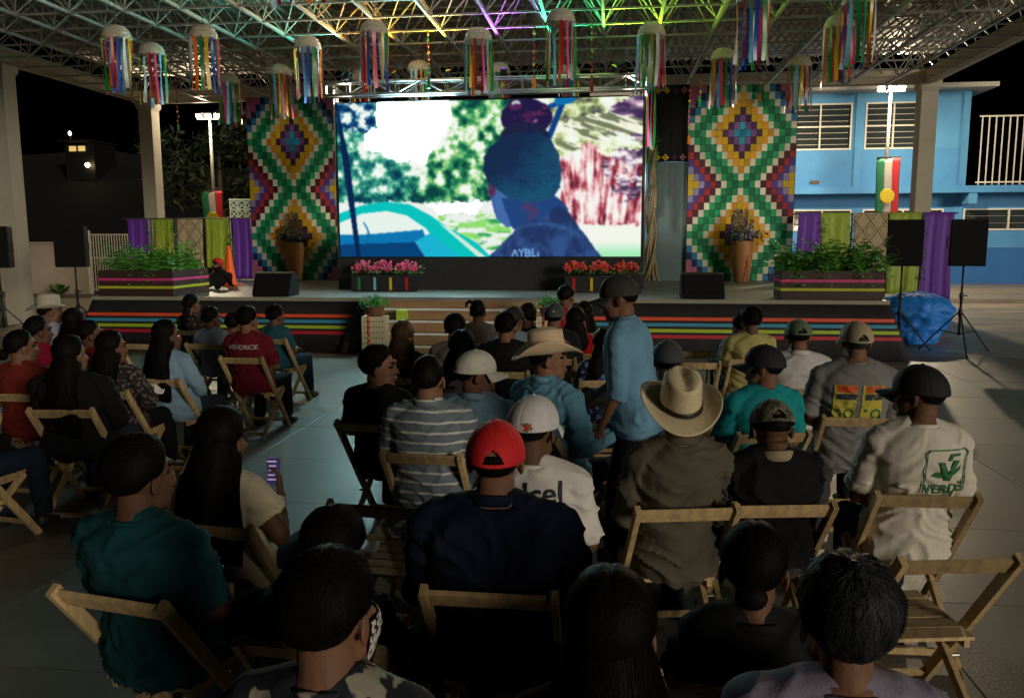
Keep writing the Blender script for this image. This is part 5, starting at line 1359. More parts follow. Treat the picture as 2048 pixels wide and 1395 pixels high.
def sphere_grid(fn, nu=56, nv=30):
    """fn(n vectors) -> radii; grid from crown (v=0) to chin side (v=1); azimuth starts at the back"""
    v = np.linspace(.02, .98, nv) * math.pi; u = np.linspace(0, 2 * math.pi, nu, endpoint=False)
    Vg, Ug = np.meshgrid(v, u, indexing='ij')
    n = np.stack([np.sin(Vg) * np.sin(Ug), -np.sin(Vg) * np.cos(Ug), np.cos(Vg)], -1)
    return n, fn(n.reshape(-1, 3)).reshape(nv, nu, 3)
def grid_to(m, G, closed_caps=True):
    nv, nu = G.shape[:2]
    m.rings([[Vector(p) for p in row] for row in G], caps=closed_caps)
def strands(m, G, n, seed, v0=(0, .35), v1=(.6, 1.0), lift=.006, w=.0016, drift=.02, usel=None, k=7):
    r = np.random.default_rng(seed); nv, nu = G.shape[:2]
    cen = G.mean(1)
    u = r.uniform(0, 1, n) if usel is None else usel(r, n)
    a = r.uniform(*v0, n); b = r.uniform(*v1, n); dr = r.normal(0, drift, n); lf = lift * r.uniform(.2, 1, n)
    t = np.linspace(0, 1, k)[None, :]
    vv = np.clip(a[:, None] + (b - a)[:, None] * t, 0, .999) * (nv - 1); uu = ((u[:, None] + dr[:, None] * t + .006 * np.sin(t * 9 + u[:, None] * 40)) % 1.0) * nu
    vi = vv.astype(int); vf = vv - vi; ui = uu.astype(int) % nu; uf = uu - np.floor(uu); u2 = (ui + 1) % nu; v2 = np.minimum(vi + 1, nv - 1)
    P = (G[vi, ui] * (1 - uf)[..., None] + G[vi, u2] * uf[..., None]) * (1 - vf)[..., None] + (G[v2, ui] * (1 - uf)[..., None] + G[v2, u2] * uf[..., None]) * vf[..., None]
    C_ = cen[vi] * (1 - vf)[..., None] + cen[v2] * vf[..., None]
    O = P - C_; O /= np.linalg.norm(O, axis=-1, keepdims=True) + 1e-9
    P = P + O * (lf[:, None] * np.sin(np.clip(t * 3.0 + .3, 0, 3.1)))[..., None]
    Tn = np.gradient(P, axis=1); S_ = np.cross(Tn, O); S_ /= np.linalg.norm(S_, axis=-1, keepdims=True) + 1e-9
    wid = (w * (1 - .75 * t ** 2))[..., None]
    A, B_ = P - S_ * wid, P + S_ * wid
    base = len(m.v); VV = np.stack([A, B_], 2).reshape(-1, 3)
    m.v.extend(map(tuple, VV.tolist()))
    for i in range(n):
        o = base + i * 2 * k
        for q in range(k - 1): m.f.append((o + 2 * q, o + 2 * q + 1, o + 2 * q + 3, o + 2 * q + 2))
    m.mi.extend([0] * (n * (k - 1)))

def hair_mesh(style, T, s, seed, near, body, hl, female, hat=False):
    m = MB(); T3 = np.array(T); r = np.random.default_rng(seed)
    th = {'short': .019, 'crop': .009, 'grey': .009, 'mid': .022, 'long': .017, 'bun': .012, 'bun2': .013, 'pony': .012, 'topknot': .012, 'bob': .024, 'wavy': .021}[style]
    rough = {'short': .007, 'bob': .010, 'wavy': .012, 'mid': .005}.get(style, .002)
    def fn(n):
        y, z = n[:, 1], n[:, 2]
        low = -.80 if style in ('long', 'mid', 'bob', 'pony', 'wavy') else -.62
        zl = np.interp(y, [-1, -.45, -.14, .16, .36, .52, .76, 1], [low - .08, low - .02, -.30, -.30, -.12, .28, .54, .64])
        if style in ('mid', 'long', 'bob'): zl = np.interp(y, [-1, -.3, .1, .35, .7, 1], [-.9, -.9, -.75, .05, .6, .70])
        h = z - zl
        e = 1 / np.sqrt((n[:, 0] / CRR[0]) ** 2 + (y / CRR[1]) ** 2 + (z / CRR[2]) ** 2)
        t = th * (.25 * sstep(-.02, .10, h) + .75 * sstep(.0, .62, h)) * (1 + .25 * np.clip(z, 0, 1)) - .02 * (1 - sstep(-.08, .03, h))
        t = t + rough * (fbm(n * np.array([5, 5, 2.2]) + seed, 3, seed % 50) - .5) * 2 * sstep(0, .2, h) + rough * .5 * (vnoise(n * 14 + seed, 3) - .5) * sstep(0, .2, h)
        if style in ('long', 'mid'): t = t * (.25 + .75 * sstep(-.65, .15, z))
        if style in ('long', 'mid', 'bun', 'bun2', 'pony'): t = t - .006 * np.exp(-(n[:, 0] / .07) ** 2) * sstep(.3, .7, z)
        if hat: t = np.minimum(t, .010) - .022 * sstep(.06, .22, z)
        p = n * (e + t)[:, None] + np.array(CR0)
        return (p * s) @ T3[:3, :3].T + T3[:3, 3]
    n_, G = sphere_grid(fn, 64 if near else 40, 36 if near else 22)
    grid_to(m, G)
    ns = {0: 0, 1: 220, 2: 3000}[near]
    if style in ('crop', 'grey') or hat: ns = 0
    if ns:
        back = lambda rg_, n: (rg_.normal(0, .21, n)) % 1.0
        strands(m, G, ns, seed, (0, .4), (.40, .74), .008 if style in ('short', 'bob', 'wavy') else .003, .0007, .03, back, 6)
        if near == 2 and style in ('short', 'bun', 'bun2'): strands(m, G, 700, seed + 7, (.50, .66), (.66, .82), .0035, .0008, .02, back, 4)
        if style in ('short', 'wavy'): strands(m, G, ns // 2, seed + 5, (.02, .5), (.1, .62), .010, .0006, .12, back, 4)
    hc = T.translation
    if style in ('long', 'mid', 'bob', 'pony'):
        L = {'long': hl, 'mid': .26, 'bob': .15, 'pony': .30}[style]; tl = math.tan(body['lean'])
        nv, nu = (22, 72) if near == 2 else (16, 36); G2 = np.zeros((nv, nu, 3)); yaw = body['hair_yaw']; cy_, sy_ = math.cos(yaw), math.sin(yaw)
        for i in range(nv):
            t = i / (nv - 1); z = .05 - (L + .05) * t * 1.0
            hw = np.interp(t, [0, .2, .45, .75, 1], [.060, .094, .122, .146, .120]) * (1.06 if L > .4 else 1.0); hd = np.interp(t, [0, .2, .45, .8, 1], [.055, .090, .054, .036, .018])
            y = np.interp(z, [-.60, -.30, -.18, -.06, .05], [-.150, -.142, -.104, -.052, -.034])
            if style == 'pony': hw, hd = np.interp(t, [0, .25, .5, 1], [.03, .035, .045, .015]), np.interp(t, [0, .25, .5, 1], [.03, .035, .04, .012]); y -= .035
            if style == 'bob': hw = np.interp(t, [0, .5, 1], [.092, .098, .060]); hd = np.interp(t, [0, .5, 1], [.098, .085, .045]); y = -.03
            if z < -.18: y += (-z - .18) * tl * .9
            for k in range(nu):
                a = 2 * math.pi * k / nu; ca, sa = math.cos(a), math.sin(a)
                px_ = hw * math.copysign(abs(ca) ** .85, ca); py_ = y + hd * sa
                if t > .5: px_ += .012 * math.sin(k * 1.9 + seed) * (t - .5) * 2
                G2[i, k] = (hc.x + (px_ * cy_ - py_ * sy_) * s, hc.y + (px_ * sy_ + py_ * cy_) * s, hc.z + (z + .012 * math.sin(k * 2.3 + seed) * (t > .85)) * s)
        jit = fbm(G2.reshape(-1, 3) * np.array([30, 30, 4]) + seed, 3, 4).reshape(nv, nu) - .5
        cen = G2.mean(1, keepdims=True); O = G2 - cen; O /= np.linalg.norm(O, axis=-1, keepdims=True) + 1e-9
        G2 = G2 + O * (jit * (.03 if style != 'bob' else .04))[..., None] * np.linspace(.2, 1, nv)[:, None, None]
        grid_to(m, G2)
        if ns: strands(m, G2, int(ns * .8), seed + 9, (0, .4), (.8, 1.08 if False else .999), .008, .0009, .014, None, 8)
    R3 = T.to_3x3()
    def blob(c, r, rot=None): m.ell(T @ (Vector(c) * s), tuple(x * s for x in r), 20, 12, R3 if rot is None else R3 @ rot)
    if style == 'bun': blob((0, -.125, -.035), (.045, .036, .042)); blob((.012, -.13, -.03), (.034, .034, .036))
    if style == 'bun2': blob((0, -.112, -.035), (.042, .032, .036))
    if style == 'topknot':
        blob((.0, -.06, .115), (.06, .05, .03)); m.tube([T @ (Vector(p) * s) for p in ((-.05, -.05, .11), (-.085, -.05, .125), (-.115, -.05, .10), (-.12, -.05, .06))], [.022 * s, .02 * s, .018 * s, .008 * s], 8)
    return m

def cap_parts(T, s, near, seed, closed=False):
    """dome, brim, strap and button as builders (local coordinates)"""
    T3 = np.array(T); out = {}
    rx, ry, rz = .094, .114, .106; c0 = np.array([0, -.010, .026])
    nu, nv = (120, 30) if near else (40, 10)
    G = np.zeros((nv, nu, 3))
    for i in range(nv):
        e = math.pi / 2 * (1 - i / (nv - 1)) * .995 - .05 * (i / (nv - 1))
        for k in range(nu):
            a = 2 * math.pi * k / nu      # 0 = front
            q = 1 + .045 * max(0, math.cos(a)) * math.sin(2 * max(e, 0)) ** 1
            seam = -.016 * math.exp(-((((a / (math.pi / 3)) + .5) % 1 - .5) / .03) ** 2) * math.cos(e)
            q += seam + .008 * math.sin(a * 5 + seed) * math.cos(e) * math.sin(e)
            G[i, k] = (rx * q * math.cos(e) * math.sin(a), ry * q * math.cos(e) * math.cos(a), rz * q * math.sin(e) - .012 * (i / (nv - 1)) * (1 - math.cos(a)) * .5)
    P = ((G.reshape(-1, 3) + c0) * s) @ T3[:3, :3].T + T3[:3, 3]
    m = MB(); V = P.tolist(); F = []
    for i in range(nv - 1):
        for k in range(nu):
            a = 2 * math.pi * (k + .5) / nu; t = (i + .5) / (nv - 1)
            da = abs(a - math.pi)
            if not closed and da < .36 and t > .70 + .22 * (da / .36) ** 2 and t < .92: continue
            k2 = (k + 1) % nu; F.append((i * nu + k, (i + 1) * nu + k, (i + 1) * nu + k2, i * nu + k2))
    F.append(tuple(range(nu))[::-1]); m.add(V, F); out['crown'] = m
    b = MB(); V = []; F = []; na, nt = 18, 6
    for j in range(nt + 1):
        t = j / nt
        for i in range(na + 1):
            q = -1 + 2 * i / na; a = q * RAD(66)
            x = rx * math.sin(a) * (1 + .05 * t); y = ry * math.cos(a) * 1.0 + t * .078 * (1 - .55 * q * q); z = -.004 - .020 * t * (1) - .034 * q * q * (.15 + .85 * t)
            V.append(T @ ((Vector((x, y, z)) + Vector(c0)) * s))
    for j in range(nt):
        for i in range(na): o = j * (na + 1) + i; F.append((o, o + 1, o + na + 2, o + na + 1))
    b.add(V, F); out['brim'] = b
    bt = MB(); bt.ell(T @ ((Vector((0, 0, rz + .001)) + Vector(c0)) * s), (.008 * s,) * 3, 10, 6); out['button'] = bt
    return out
def cowboy_parts(T, s, near, seed, felt=False):
    nu = 72 if near else 44; out = {}
    bx, by = (.172, .200) if not felt else (.165, .205)
    cx0, cy0 = .087, .110; z0 = .045
    def tp(p): return T @ (Vector(p) * s)
    m = MB(); V = []; F = []; nr = 9
    for j in range(nr + 1):
        t = j / nr
        for k in range(nu):
            a = 2 * math.pi * k / nu; sx, sy = math.sin(a), math.cos(a)
            x = sx * (cx0 + (bx - cx0) * t * (1 - (.10 if not felt else .22) * t * abs(sx) ** 3)); y = sy * (cy0 + (by - cy0) * t) - .010
            z = z0 + (.045 if not felt else .075) * abs(sx) ** 2.6 * t ** 2 - .022 * abs(sy) ** 4 * t ** 1.5 + .004 * math.sin(2 * a + seed) * t
            V.append(tp((x, y, z)))
    for j in range(nr):
        for k in range(nu): o = j * nu; F.append((o + k, o + (k + 1) % nu, o + nu + (k + 1) % nu, o + nu + k))
    m.add(V, F); out['brim'] = m
    m = MB(); rings = []; H = .128
    for t in (0, .25, .5, .75, .92):
        row = []
        for k in range(nu):
            a = 2 * math.pi * k / nu; sx, sy = math.sin(a), math.cos(a)
            pin = 1 - .12 * t ** 1.5 * math.exp(-((abs((a + math.pi) % (2 * math.pi) - math.pi) - .62) / .36) ** 2)
            f_ = (1 - .13 * t) * pin
            row.append(tp((cx0 * f_ * sx, cy0 * (1 - .10 * t) * pin * sy - .010, z0 + H * t * (1 + .06 * abs(sy)))))
        rings.append(row)
    for r_ in (.94, .8, .6, .4, .2, .04):
        row = []
        for k in range(nu):
            a = 2 * math.pi * k / nu; sx, sy = math.sin(a), math.cos(a)
            pin = 1 - .12 * math.exp(-((abs((a + math.pi) % (2 * math.pi) - math.pi) - .62) / .36) ** 2)
            x = cx0 * .86 * r_ * sx * pin; y = cy0 * .90 * r_ * sy * pin
            z = z0 + H * (1.0 + .10 * (1 - r_ ** 4)) - .024 * math.exp(-(x / .026) ** 2) * (1 - abs(y / .115) ** 3) - .010 * sstep(.0, .1, np.float64(y)) * (1 - r_)
            row.append(tp((x, y - .010, float(z))))
        rings.append(row)
    m.rings(rings); out['crown'] = m
    m = MB()
    m.rings([[tp((q * cx0 * 1.0 * math.sin(2 * math.pi * k / nu), q * cy0 * math.cos(2 * math.pi * k / nu) - .010, z0 + z)) for k in range(nu)] for q, z in ((1.015, .002), (1.03, .004), (1.022, .020), (.995, .020))], caps=False); out['band'] = m
    return out

# ------------------------------------------------------------------ one person
def text_mb(txt, size, extrude=0):
    sc = bpy.data.scenes.new('scratch_text'); cu = bpy.data.curves.new('t', 'FONT'); cu.body = txt; cu.size = size; cu.align_x = 'CENTER'; cu.offset = size * .012; cu.resolution_u = 4
    o = bpy.data.objects.new('t', cu); sc.collection.objects.link(o); sc.view_layers[0].update()
    e = o.evaluated_get(sc.view_layers[0].depsgraph); me = e.to_mesh(); m = MB()
    m.add([(v.co.x, 0, v.co.y) for v in me.vertices], [tuple(p.vertices) for p in me.polygons]); e.to_mesh_clear()
    bpy.data.objects.remove(o); bpy.data.curves.remove(cu); bpy.data.scenes.remove(sc)
    return m
def wrap_on(m, bvh, cx_, cz, lift=.004, ydir=1, tilt=0.0):
    """lay a flat drawing (x, z) on the back of a surface by casting rays from behind"""
    import bmesh
    bm = bmesh.new(); vs_ = [bm.verts.new(p) for p in m.v]
    for f_ in m.f:
        try: bm.faces.new([vs_[i] for i in f_])
        except ValueError: pass
    bmesh.ops.triangulate(bm, faces=bm.faces[:])
    for _ in range(3):
        ed = [e for e in bm.edges if e.calc_length() > .022]
        if not ed: break
        bmesh.ops.subdivide_edges(bm, edges=ed, cuts=1); bmesh.ops.triangulate(bm, faces=[f_ for f_ in bm.faces if len(f_.verts) > 3])
    bm.verts.index_update(); ct, st_ = math.cos(tilt), math.sin(tilt); V = []
    last = None
    for v in bm.verts:
        x, z = cx_ + v.co.x * ct - v.co.z * st_, cz + v.co.x * st_ + v.co.z * ct
        h = bvh.ray_cast(Vector((x, -1.2 * ydir, z)), Vector((0, ydir, 0)))
        y = h[0].y if h[0] is not None else (last if last is not None else -.15)
        last = y; V.append((x, y - lift * ydir, z))
    F = [tuple(v.index for v in f_.verts) for f_ in bm.faces]; bm.free()
    o = MB(); o.add(V, F); return o
def rect(x0, z0, x1, z1):
    m = MB(); n = 6; V = []; F = []
    for j in range(n + 1):
        for i in range(n + 1): V.append((x0 + (x1 - x0) * i / n, 0, z0 + (z1 - z0) * j / n))
    for j in range(n):
        for i in range(n): o = j * (n + 1) + i; F.append((o, o + 1, o + n + 2, o + n + 1))
    m.add(V, F); return m
def ringshape(cx_, cz, r, w, a0=0, a1=2 * math.pi, n=24):
    m = MB(); V = []
    for k in range(n + 1):
        a = a0 + (a1 - a0) * k / n
        for q in (r - w / 2, r + w / 2): V.append((cx_ + q * math.cos(a), 0, cz + q * math.sin(a)))
    m.add(V, [(2 * k, 2 * k + 1, 2 * k + 3, 2 * k + 2) for k in range(n)]); return m
def strokes(pts, w):
    m = MB()
    for a, b in zip(pts[:-1], pts[1:]):
        a, b = Vector((a[0], 0, a[1])), Vector((b[0], 0, b[1])); d = (b - a).normalized(); nrm = Vector((-d.z, 0, d.x)) * (w / 2); a = a - d * w * .4; b = b + d * w * .4
        m.add([a - nrm, b - nrm, b + nrm, a + nrm], [(0, 1, 2, 3)])
    return m

def start_person(idx, spec):
    who, label, hx, hy, htop, face, hturn, hpitch, ex = spec
    near = ex.get('near', 0); female = ex.get('female', 0); w = ex.get('w', 1.0); stand = ex.get('stand', 0)
    lean = RAD(-11 if stand else ex.get('lean', 10)); hs = 1.05 if htop > 1.24 else 1.0
    top = {'cowboy': .175, 'cap': .138}.get(ex.get('hat'), .150) * hs
    hz = htop - top
    if stand: hip_z = .93; k = (hz - .135 * hs - hip_z) / (.47 * math.cos(lean)); seat = None
    else:
        k = (hz - .130 * hs - .447) / (.10 + .47 * math.cos(lean)); hip_z = .447 + .10 * k
    su = Vector((0, -math.sin(lean), math.cos(lean))); sf = Vector((0, math.cos(lean), math.sin(lean))); X = Vector((1, 0, 0))
    hip = Vector((0, 0, hip_z)); ww = w * (k ** .35)
    nb = hip + su * (.47 * k)
    hc = Vector((0, nb.y + .035, hz))
    fr = RAD(face); cf, sf_ = math.cos(fr), math.sin(fr)
    ox, oy = hx - (hc.x * cf - hc.y * sf_), hy - (hc.x * sf_ + hc.y * cf)
    T = Matrix.Translation(hc) @ Matrix.Rotation(RAD(hturn), 4, 'Z') @ Matrix.Rotation(RAD(hpitch), 4, 'X')
    SH = .165 if female else .178
    secs = [(-.11, .150, .105, 0), (-.05, .180 if not female else .192, .132, 0), (.03, .172 if not female else .185, .135, .004), (.12, .158 if not female else .150, .124, .012), (.21, .160 if not female else .148, .118, .016), (.30, .176 if not female else .160, .122, .010), (.37, .186 if not female else .168, .116, .002), (.42, .168 if not female else .150, .098, -.006), (.455, .115, .080, -.006), (.485, .070, .066, .0), (.52, .060, .062, .008)]
    if w > 1.15: secs = [(a, hw, hd * (1.16 if a < .25 else 1.05), d + (.01 if a < .25 else 0)) for a, hw, hd, d in secs]
    def torso(m, infl, a0=-9, a1=9, flare=0.0):
        m.rings([sup_ring(hip + su * (a * k) + sf * (d * k), X, sf, hw * ww + infl + flare * max(0, .1 - a), hd * k ** .3 + infl, 24) for a, hw, hd, d in secs if a0 <= a <= a1])
    sh = [hip + su * (.395 * k) + X * (s_ * SH * ww) for s_ in (-1, 1)]
    kn = [Vector((s_ * .13, .43, .50 if not stand else 0)) for s_ in (-1, 1)]
    an = [Vector((s_ * .135, .42 + .05 * s_, .09)) for s_ in (-1, 1)]
    hj = [hip + Vector((s_ * .09, .02, -.03)) for s_ in (-1, 1)]
    if stand:
        hj = [hip + Vector((s_ * .09, 0, -.02)) for s_ in (-1, 1)]
        kn = [Vector((-.10, .10, .50)), Vector((.10, -.06, .49))]; an = [Vector((-.10, .12, .09)), Vector((.11, -.20, .10))]
    AL = .265 * k ** .7; FL = .245 * k ** .7
    arms = ex.get('arms', 'stand' if stand else 'lap'); EW = []
    for i, s_ in enumerate((-1, 1)):
        S_ = sh[i]
        if arms == 'crossed':
            e = S_ + Vector((s_ * .075, .085, -.235 * k)); wr = Vector((-s_ * .085, S_.y + .245, S_.z - .20 * k)); dr = Vector((-s_ * 1, .05, .12)); nr = Vector((0, -1, -.2))
        elif arms == 'phone' and s_ == 1:
            e = S_ + Vector((.085, .06, -.225 * k)); wr = Vector((.135, S_.y + .24, S_.z - .085)); dr = Vector((-.12, .15, 1)); nr = Vector((-.85, -.35, 0))
        elif arms == 'paper':
            e = S_ + Vector((s_ * .07, .09, -.235 * k)); wr = Vector((s_ * .085 + .03, S_.y + .31, S_.z - .23 * k)); dr = Vector((-s_ * .25, .9, .35)); nr = Vector((-s_ * .8, 0, .3))
        elif arms == 'reach' and s_ == 1:
            e = Vector((.285, S_.y + .03, S_.z - .27)); wr = Vector((.36, S_.y + .25, S_.z - .20)); dr = Vector((.55, .75, .42)); nr = Vector((-.5, .1, 1))
        elif arms == 'stand':
            e = S_ + Vector((s_ * .05, -.02 if s_ < 0 else .06, -.275)); wr = e + (Vector((-.01, .10, -.235)) if s_ < 0 else Vector((-.02, .19, -.12))); dr = Vector((.0, .22, -1)) if s_ < 0 else Vector((0, .8, -.5)); nr = Vector((-s_, .25, 0))
        else:
            e = S_ + Vector((s_ * (.045 + .02 * (w > 1.1)), .06 + .02 * ((idx * 7 + i) % 3), -.245 * k)); wr = Vector((s_ * .10, S_.y + .32, hip_z + .115)); dr = Vector((-s_ * .25, 1, -.25)); nr = Vector((0, -.2, -1))
        EW.append((e, wr, dr, nr))
    vx_b, vx_s, vx_h, vx_hand = {0: (.028, .016, .011, .010), 1: (.027, .013, .009, .009), 2: (.025, .0095, .0065, .0064)}[near]
    body = MB(); torso(body, 0)
    for i, s_ in enumerate((-1, 1)):
        e, wr, dr, nr = EW[i]
        body.ell(sh[i], (.058 * w ** .5, .062, .062), 14, 10); body.tube([nb + su * .004, sh[i] + su * .008], [.042, .046], 12)
        limb(body, sh[i], e, .051 * w ** .5, .043); limb(body, e, wr, .043, .030)
        limb(body, hj[i], kn[i], .088 * w ** .5, .062); limb(body, kn[i], an[i], .060, .042)
        body.rings([sup_ring(an[i] + Vector((0, y, z)), X, Vector((0, 0, 1)), a, b, 12) for y, z, a, b in ((-.055, -.05, .025, .025), (-.04, -.045, .036, .038), (.05, -.05, .040, .034), (.13, -.065, .042, .022), (.17, -.07, .025, .014))])
    hd_ = MB(); head_prims(hd_, T, hs, female, nb + su * .01)
    jobs = {'body': job(body, vx_b, 3), 'head': job(hd_, vx_h, 2)}
    for i, s_ in enumerate((-1, 1)):
        h_ = MB(); e, wr, dr, nr = EW[i]; dvec = Vector(dr).normalized(); sd_ = dvec.cross((nr - dvec * nr.dot(dvec)).normalized())
        inner = Vector((-s_, 0, 0)) if arms in ('lap',) else (Vector((0, 1, 0)) if arms == 'stand' else Vector((-s_ * .6, 0, 1)))
        hand(h_, wr, dr, nr, 1 if sd_.dot(inner) > 0 else -1, {'reach': .22, 'phone': .55}.get(arms, .38), .95 if not female else .88); jobs['hand%d' % i] = job(h_, vx_hand, 1)
    sl = ex.get('sl', 'short'); infl = .013 if w <= 1.15 else .018
    top_ = MB(); torso(top_, infl, -.12, .49, .10 if stand else .03)
    for i, s_ in enumerate((-1, 1)):
        e, wr, dr, nr = EW[i]; S_ = sh[i]
        top_.ell(S_, (.066 * w ** .5, .072, .070), 14, 10); top_.tube([nb + su * .012, S_ + su * .014], [.054, .064], 12)
        if sl == 'cap': top_.tube([S_, S_ + (e - S_) * .45], [.070, .085], 16)
        elif sl == 'short': top_.tube([S_, S_ + (e - S_) * .4, S_ + (e - S_) * .82], [.064 * w ** .5, .063 * w ** .5, .066 * w ** .5], 16)
        else:
            limb(top_, S_, e, .068 * w ** .5, .057)
            f_ = {'long': .97, 'long3': .80, 'roll': .22}[sl]
            top_.tube([e, e + (wr - e) * f_], [.058, .058 - .017 * f_], 14)
    jobs['top'] = job(top_, vx_s, 2)
    pn = MB(); torso(pn, .008 if not stand else .004, -.12, .13)
    for i in range(2):
        limb(pn, hj[i], kn[i], .098 * w ** .5, .074); pn.tube([kn[i], an[i] + Vector((0, 0, .0))], [.074, .060], 14)
    jobs['pants'] = job(pn, .021, 2)
    return dict(idx=idx, spec=spec, jobs=jobs, T=T, hs=hs, near=near, ori=(ox, oy), face=fr, hip=hip, su=su, sf=sf, nb=nb, hc=hc, an=an, EW=EW, sh=sh, k=k, w=w, lean=lean, stand=stand, X=X)

def finish_person(p):
    who, label, hx, hy, htop, face, hturn, hpitch, ex = p['spec']; near = p['near']; T, hs = p['T'], p['hs']
    t = thing('person', label, 'person', (p['ori'][0], p['ori'][1], 0), p['face'], 'people in the audience')
    J = p['jobs']; get = lambda k: JOBS[J[k]][3]
    # body: torso, limbs, head and hands joined in one mesh
    pr = [(get(k)[0], get(k)[2], get(k)[3]) for k in ('body', 'head', 'hand0', 'hand1')]
    me, v, q, tt, st = arrays_to_mesh(pr, 'body')
    for m_ in (SKIN, EYE, LIP, HAIR['black']): me.materials.append(m_)
    Ti = np.array(T.inverted()); hv = v @ Ti[:3, :3].T + Ti[:3, 3]; hv = hv / hs
    fc = hv[q[st]]; mi = np.zeros(len(tt), np.int32)
    ax = np.abs(fc[:, 0])
    mi[(np.hypot((ax - .033) / .016, (fc[:, 2] - .010) / .0085) < 1) & (fc[:, 1] > .06)] = 1
    mi[(ax < .022) & (np.abs(fc[:, 2] + .063) < .009) & (fc[:, 1] > .085)] = 2
    mi[(np.abs(ax - .034) < .018) & (np.abs(fc[:, 2] - .036) < .006) & (fc[:, 1] > .07)] = 3
    me.polygons.foreach_set('material_index', mi); obj('body', me, None, t)
    # top with folds
    tv, tn, tq, tl = get('top'); sd = p['idx'] * 3.7
    pz = np.stack([tv[:, 0] * 4.0, tv[:, 1] * 5.0, tv[:, 2] * 13 + np.abs(tv[:, 0]) * (9 if p['idx'] % 2 else -7)], 1) + sd
    fold = (1 - np.abs(2 * fbm(pz + 1.6 * (vnoise(tv * 5 + sd, 2)[:, None] - .5), 2, 3) - 1)) ** 5
    lowb = sstep(1.25, .6, tv[:, 2]) * .8 + .35
    amp = {0: .009, 1: .014, 2: .019}[near] * (1.25 if ex.get('sl') in ('long', 'roll', 'long3') else 1.0)
    tv2 = tv + tn * ((fold - .06) * amp * lowb)[:, None]
    me, v2, q2, t2, s2 = arrays_to_mesh([(tv2, tq, tl)], 'shirt')
    tk = ex['top']; top_m = MATS['cloth ' + tk] if 'cloth ' + tk in MATS else fabric(tk)
    if tk == 'blackvest': top_m = fabric('sleevegrey')
    name = {'navy': 'shirt', 'cream': 'blouse', 'maroon': 'jersey', 'tan': 'shirt'}.get(tk, 'shirt')
    obj(name, me, top_m, t)
    bvh = BVHTree.FromPolygons([tuple(x) for x in tv2.tolist()], [tuple(tq[a:a + b]) for a, b in zip(s2, t2)]) if ex.get('decal') else None
    pv, pn_, pq, pl = get('pants'); pf = fbm(pv * np.array([9, 9, 9]), 3, 6)
    me, *_ = arrays_to_mesh([(pv + pn_ * ((pf - .5) * .012)[:, None], pq, pl)], 'trousers'); obj('trousers', me, fabric(ex.get('pants', 'jeansdk' if p['idx'] % 2 else 'blackpants')), t)
    for i in range(2):
        m = MB(); a = p['an'][i]
        m.rings([sup_ring(a + Vector((0, y, z)), Vector((1, 0, 0)), Vector((0, 0, 1)), r1, r2, 14) for y, z, r1, r2 in ((-.075, -.045, .02, .035), (-.062, -.038, .042, .050), (.03, -.036, .047, .052), (.09, -.052, .050, .036), (.155, -.062, .046, .026), (.19, -.068, .022, .012))])
        m.build('shoe', M('boot tan', (.20, .11, .05), rough=.6) if ex.get('boots') else M('shoe dark', (.02, .018, .016), rough=.5), t, smooth=True)
    # collar
    if ex.get('collar') or ex.get('fleece'):
        m = MB(); c0 = p['nb'] + p['su'] * .012; r = .066; fl = ex.get('fleece')
        prof = [(r + .004, -.02), (r + .014, -.018), (r + .010, .018 + .012 * bool(fl)), (r, .022 + .012 * bool(fl)), (r - .006, .012)]
        rings = []
        for rr_, zz in prof:
            rings.append([c0 + Vector((rr_ * math.cos(a) * 1.04, rr_ * math.sin(a), 0)) + p['su'] * (zz + .018 * max(0, -math.sin(a))) for a in [2 * math.pi * k / 28 for k in range(28)]])
        m.rings(rings, caps=False); m.build('collar', fabric('fleece') if fl else top_m, t, smooth=True)
    else:
        m = MB(); c0 = p['nb'] + p['su'] * .004; r = .064
        m.rings([[c0 + Vector((rr_ * math.cos(a) * 1.06, rr_ * math.sin(a), 0)) + p['su'] * (zz + .012 * max(0, -math.sin(a))) for a in [2 * math.pi * k / 32 for k in range(32)]] for rr_, zz in ((r + .002, -.018), (r + .014, -.014), (r + .011, .004), (r + .003, .008), (r - .004, .0))], caps=False); m.build('neckband', top_m, t, smooth=True)
    if tk == 'blackvest':
        v_ = MB()
        Vn = tv2 + tn * .014; keep = (np.abs(tv2[:, 0]) < .205) & (tv2[:, 2] > p['hip'].z - .05); fk = [tuple(tq[a:a + b]) for a, b in zip(s2, t2) if keep[tq[a:a + b]].all()]
        used = sorted({i for f_ in fk for i in f_}); mp_ = {i: n for n, i in enumerate(used)}
        v_.add([tuple(Vn[i]) for i in used], [tuple(mp_[i] for i in f_) for f_ in fk]); o = v_.build('vest', fabric('blackvest'), t, smooth=True); o.modifiers.new('thick', 'SOLIDIFY').thickness = .012
    # hair
    hc_ = HAIR[ex.get('hc', 'grey' if ex.get('hair') == 'grey' else 'black')]
    p['hair_yaw'] = RAD(hturn) * .6
    hm = hair_mesh(ex.get('hair', 'short'), T, hs, p['idx'] * 13 + 5, near, p, ex.get('hl', .45), ex.get('female'), bool(ex.get('hat')))
    hm.build('hair', hc_, t, smooth=True)
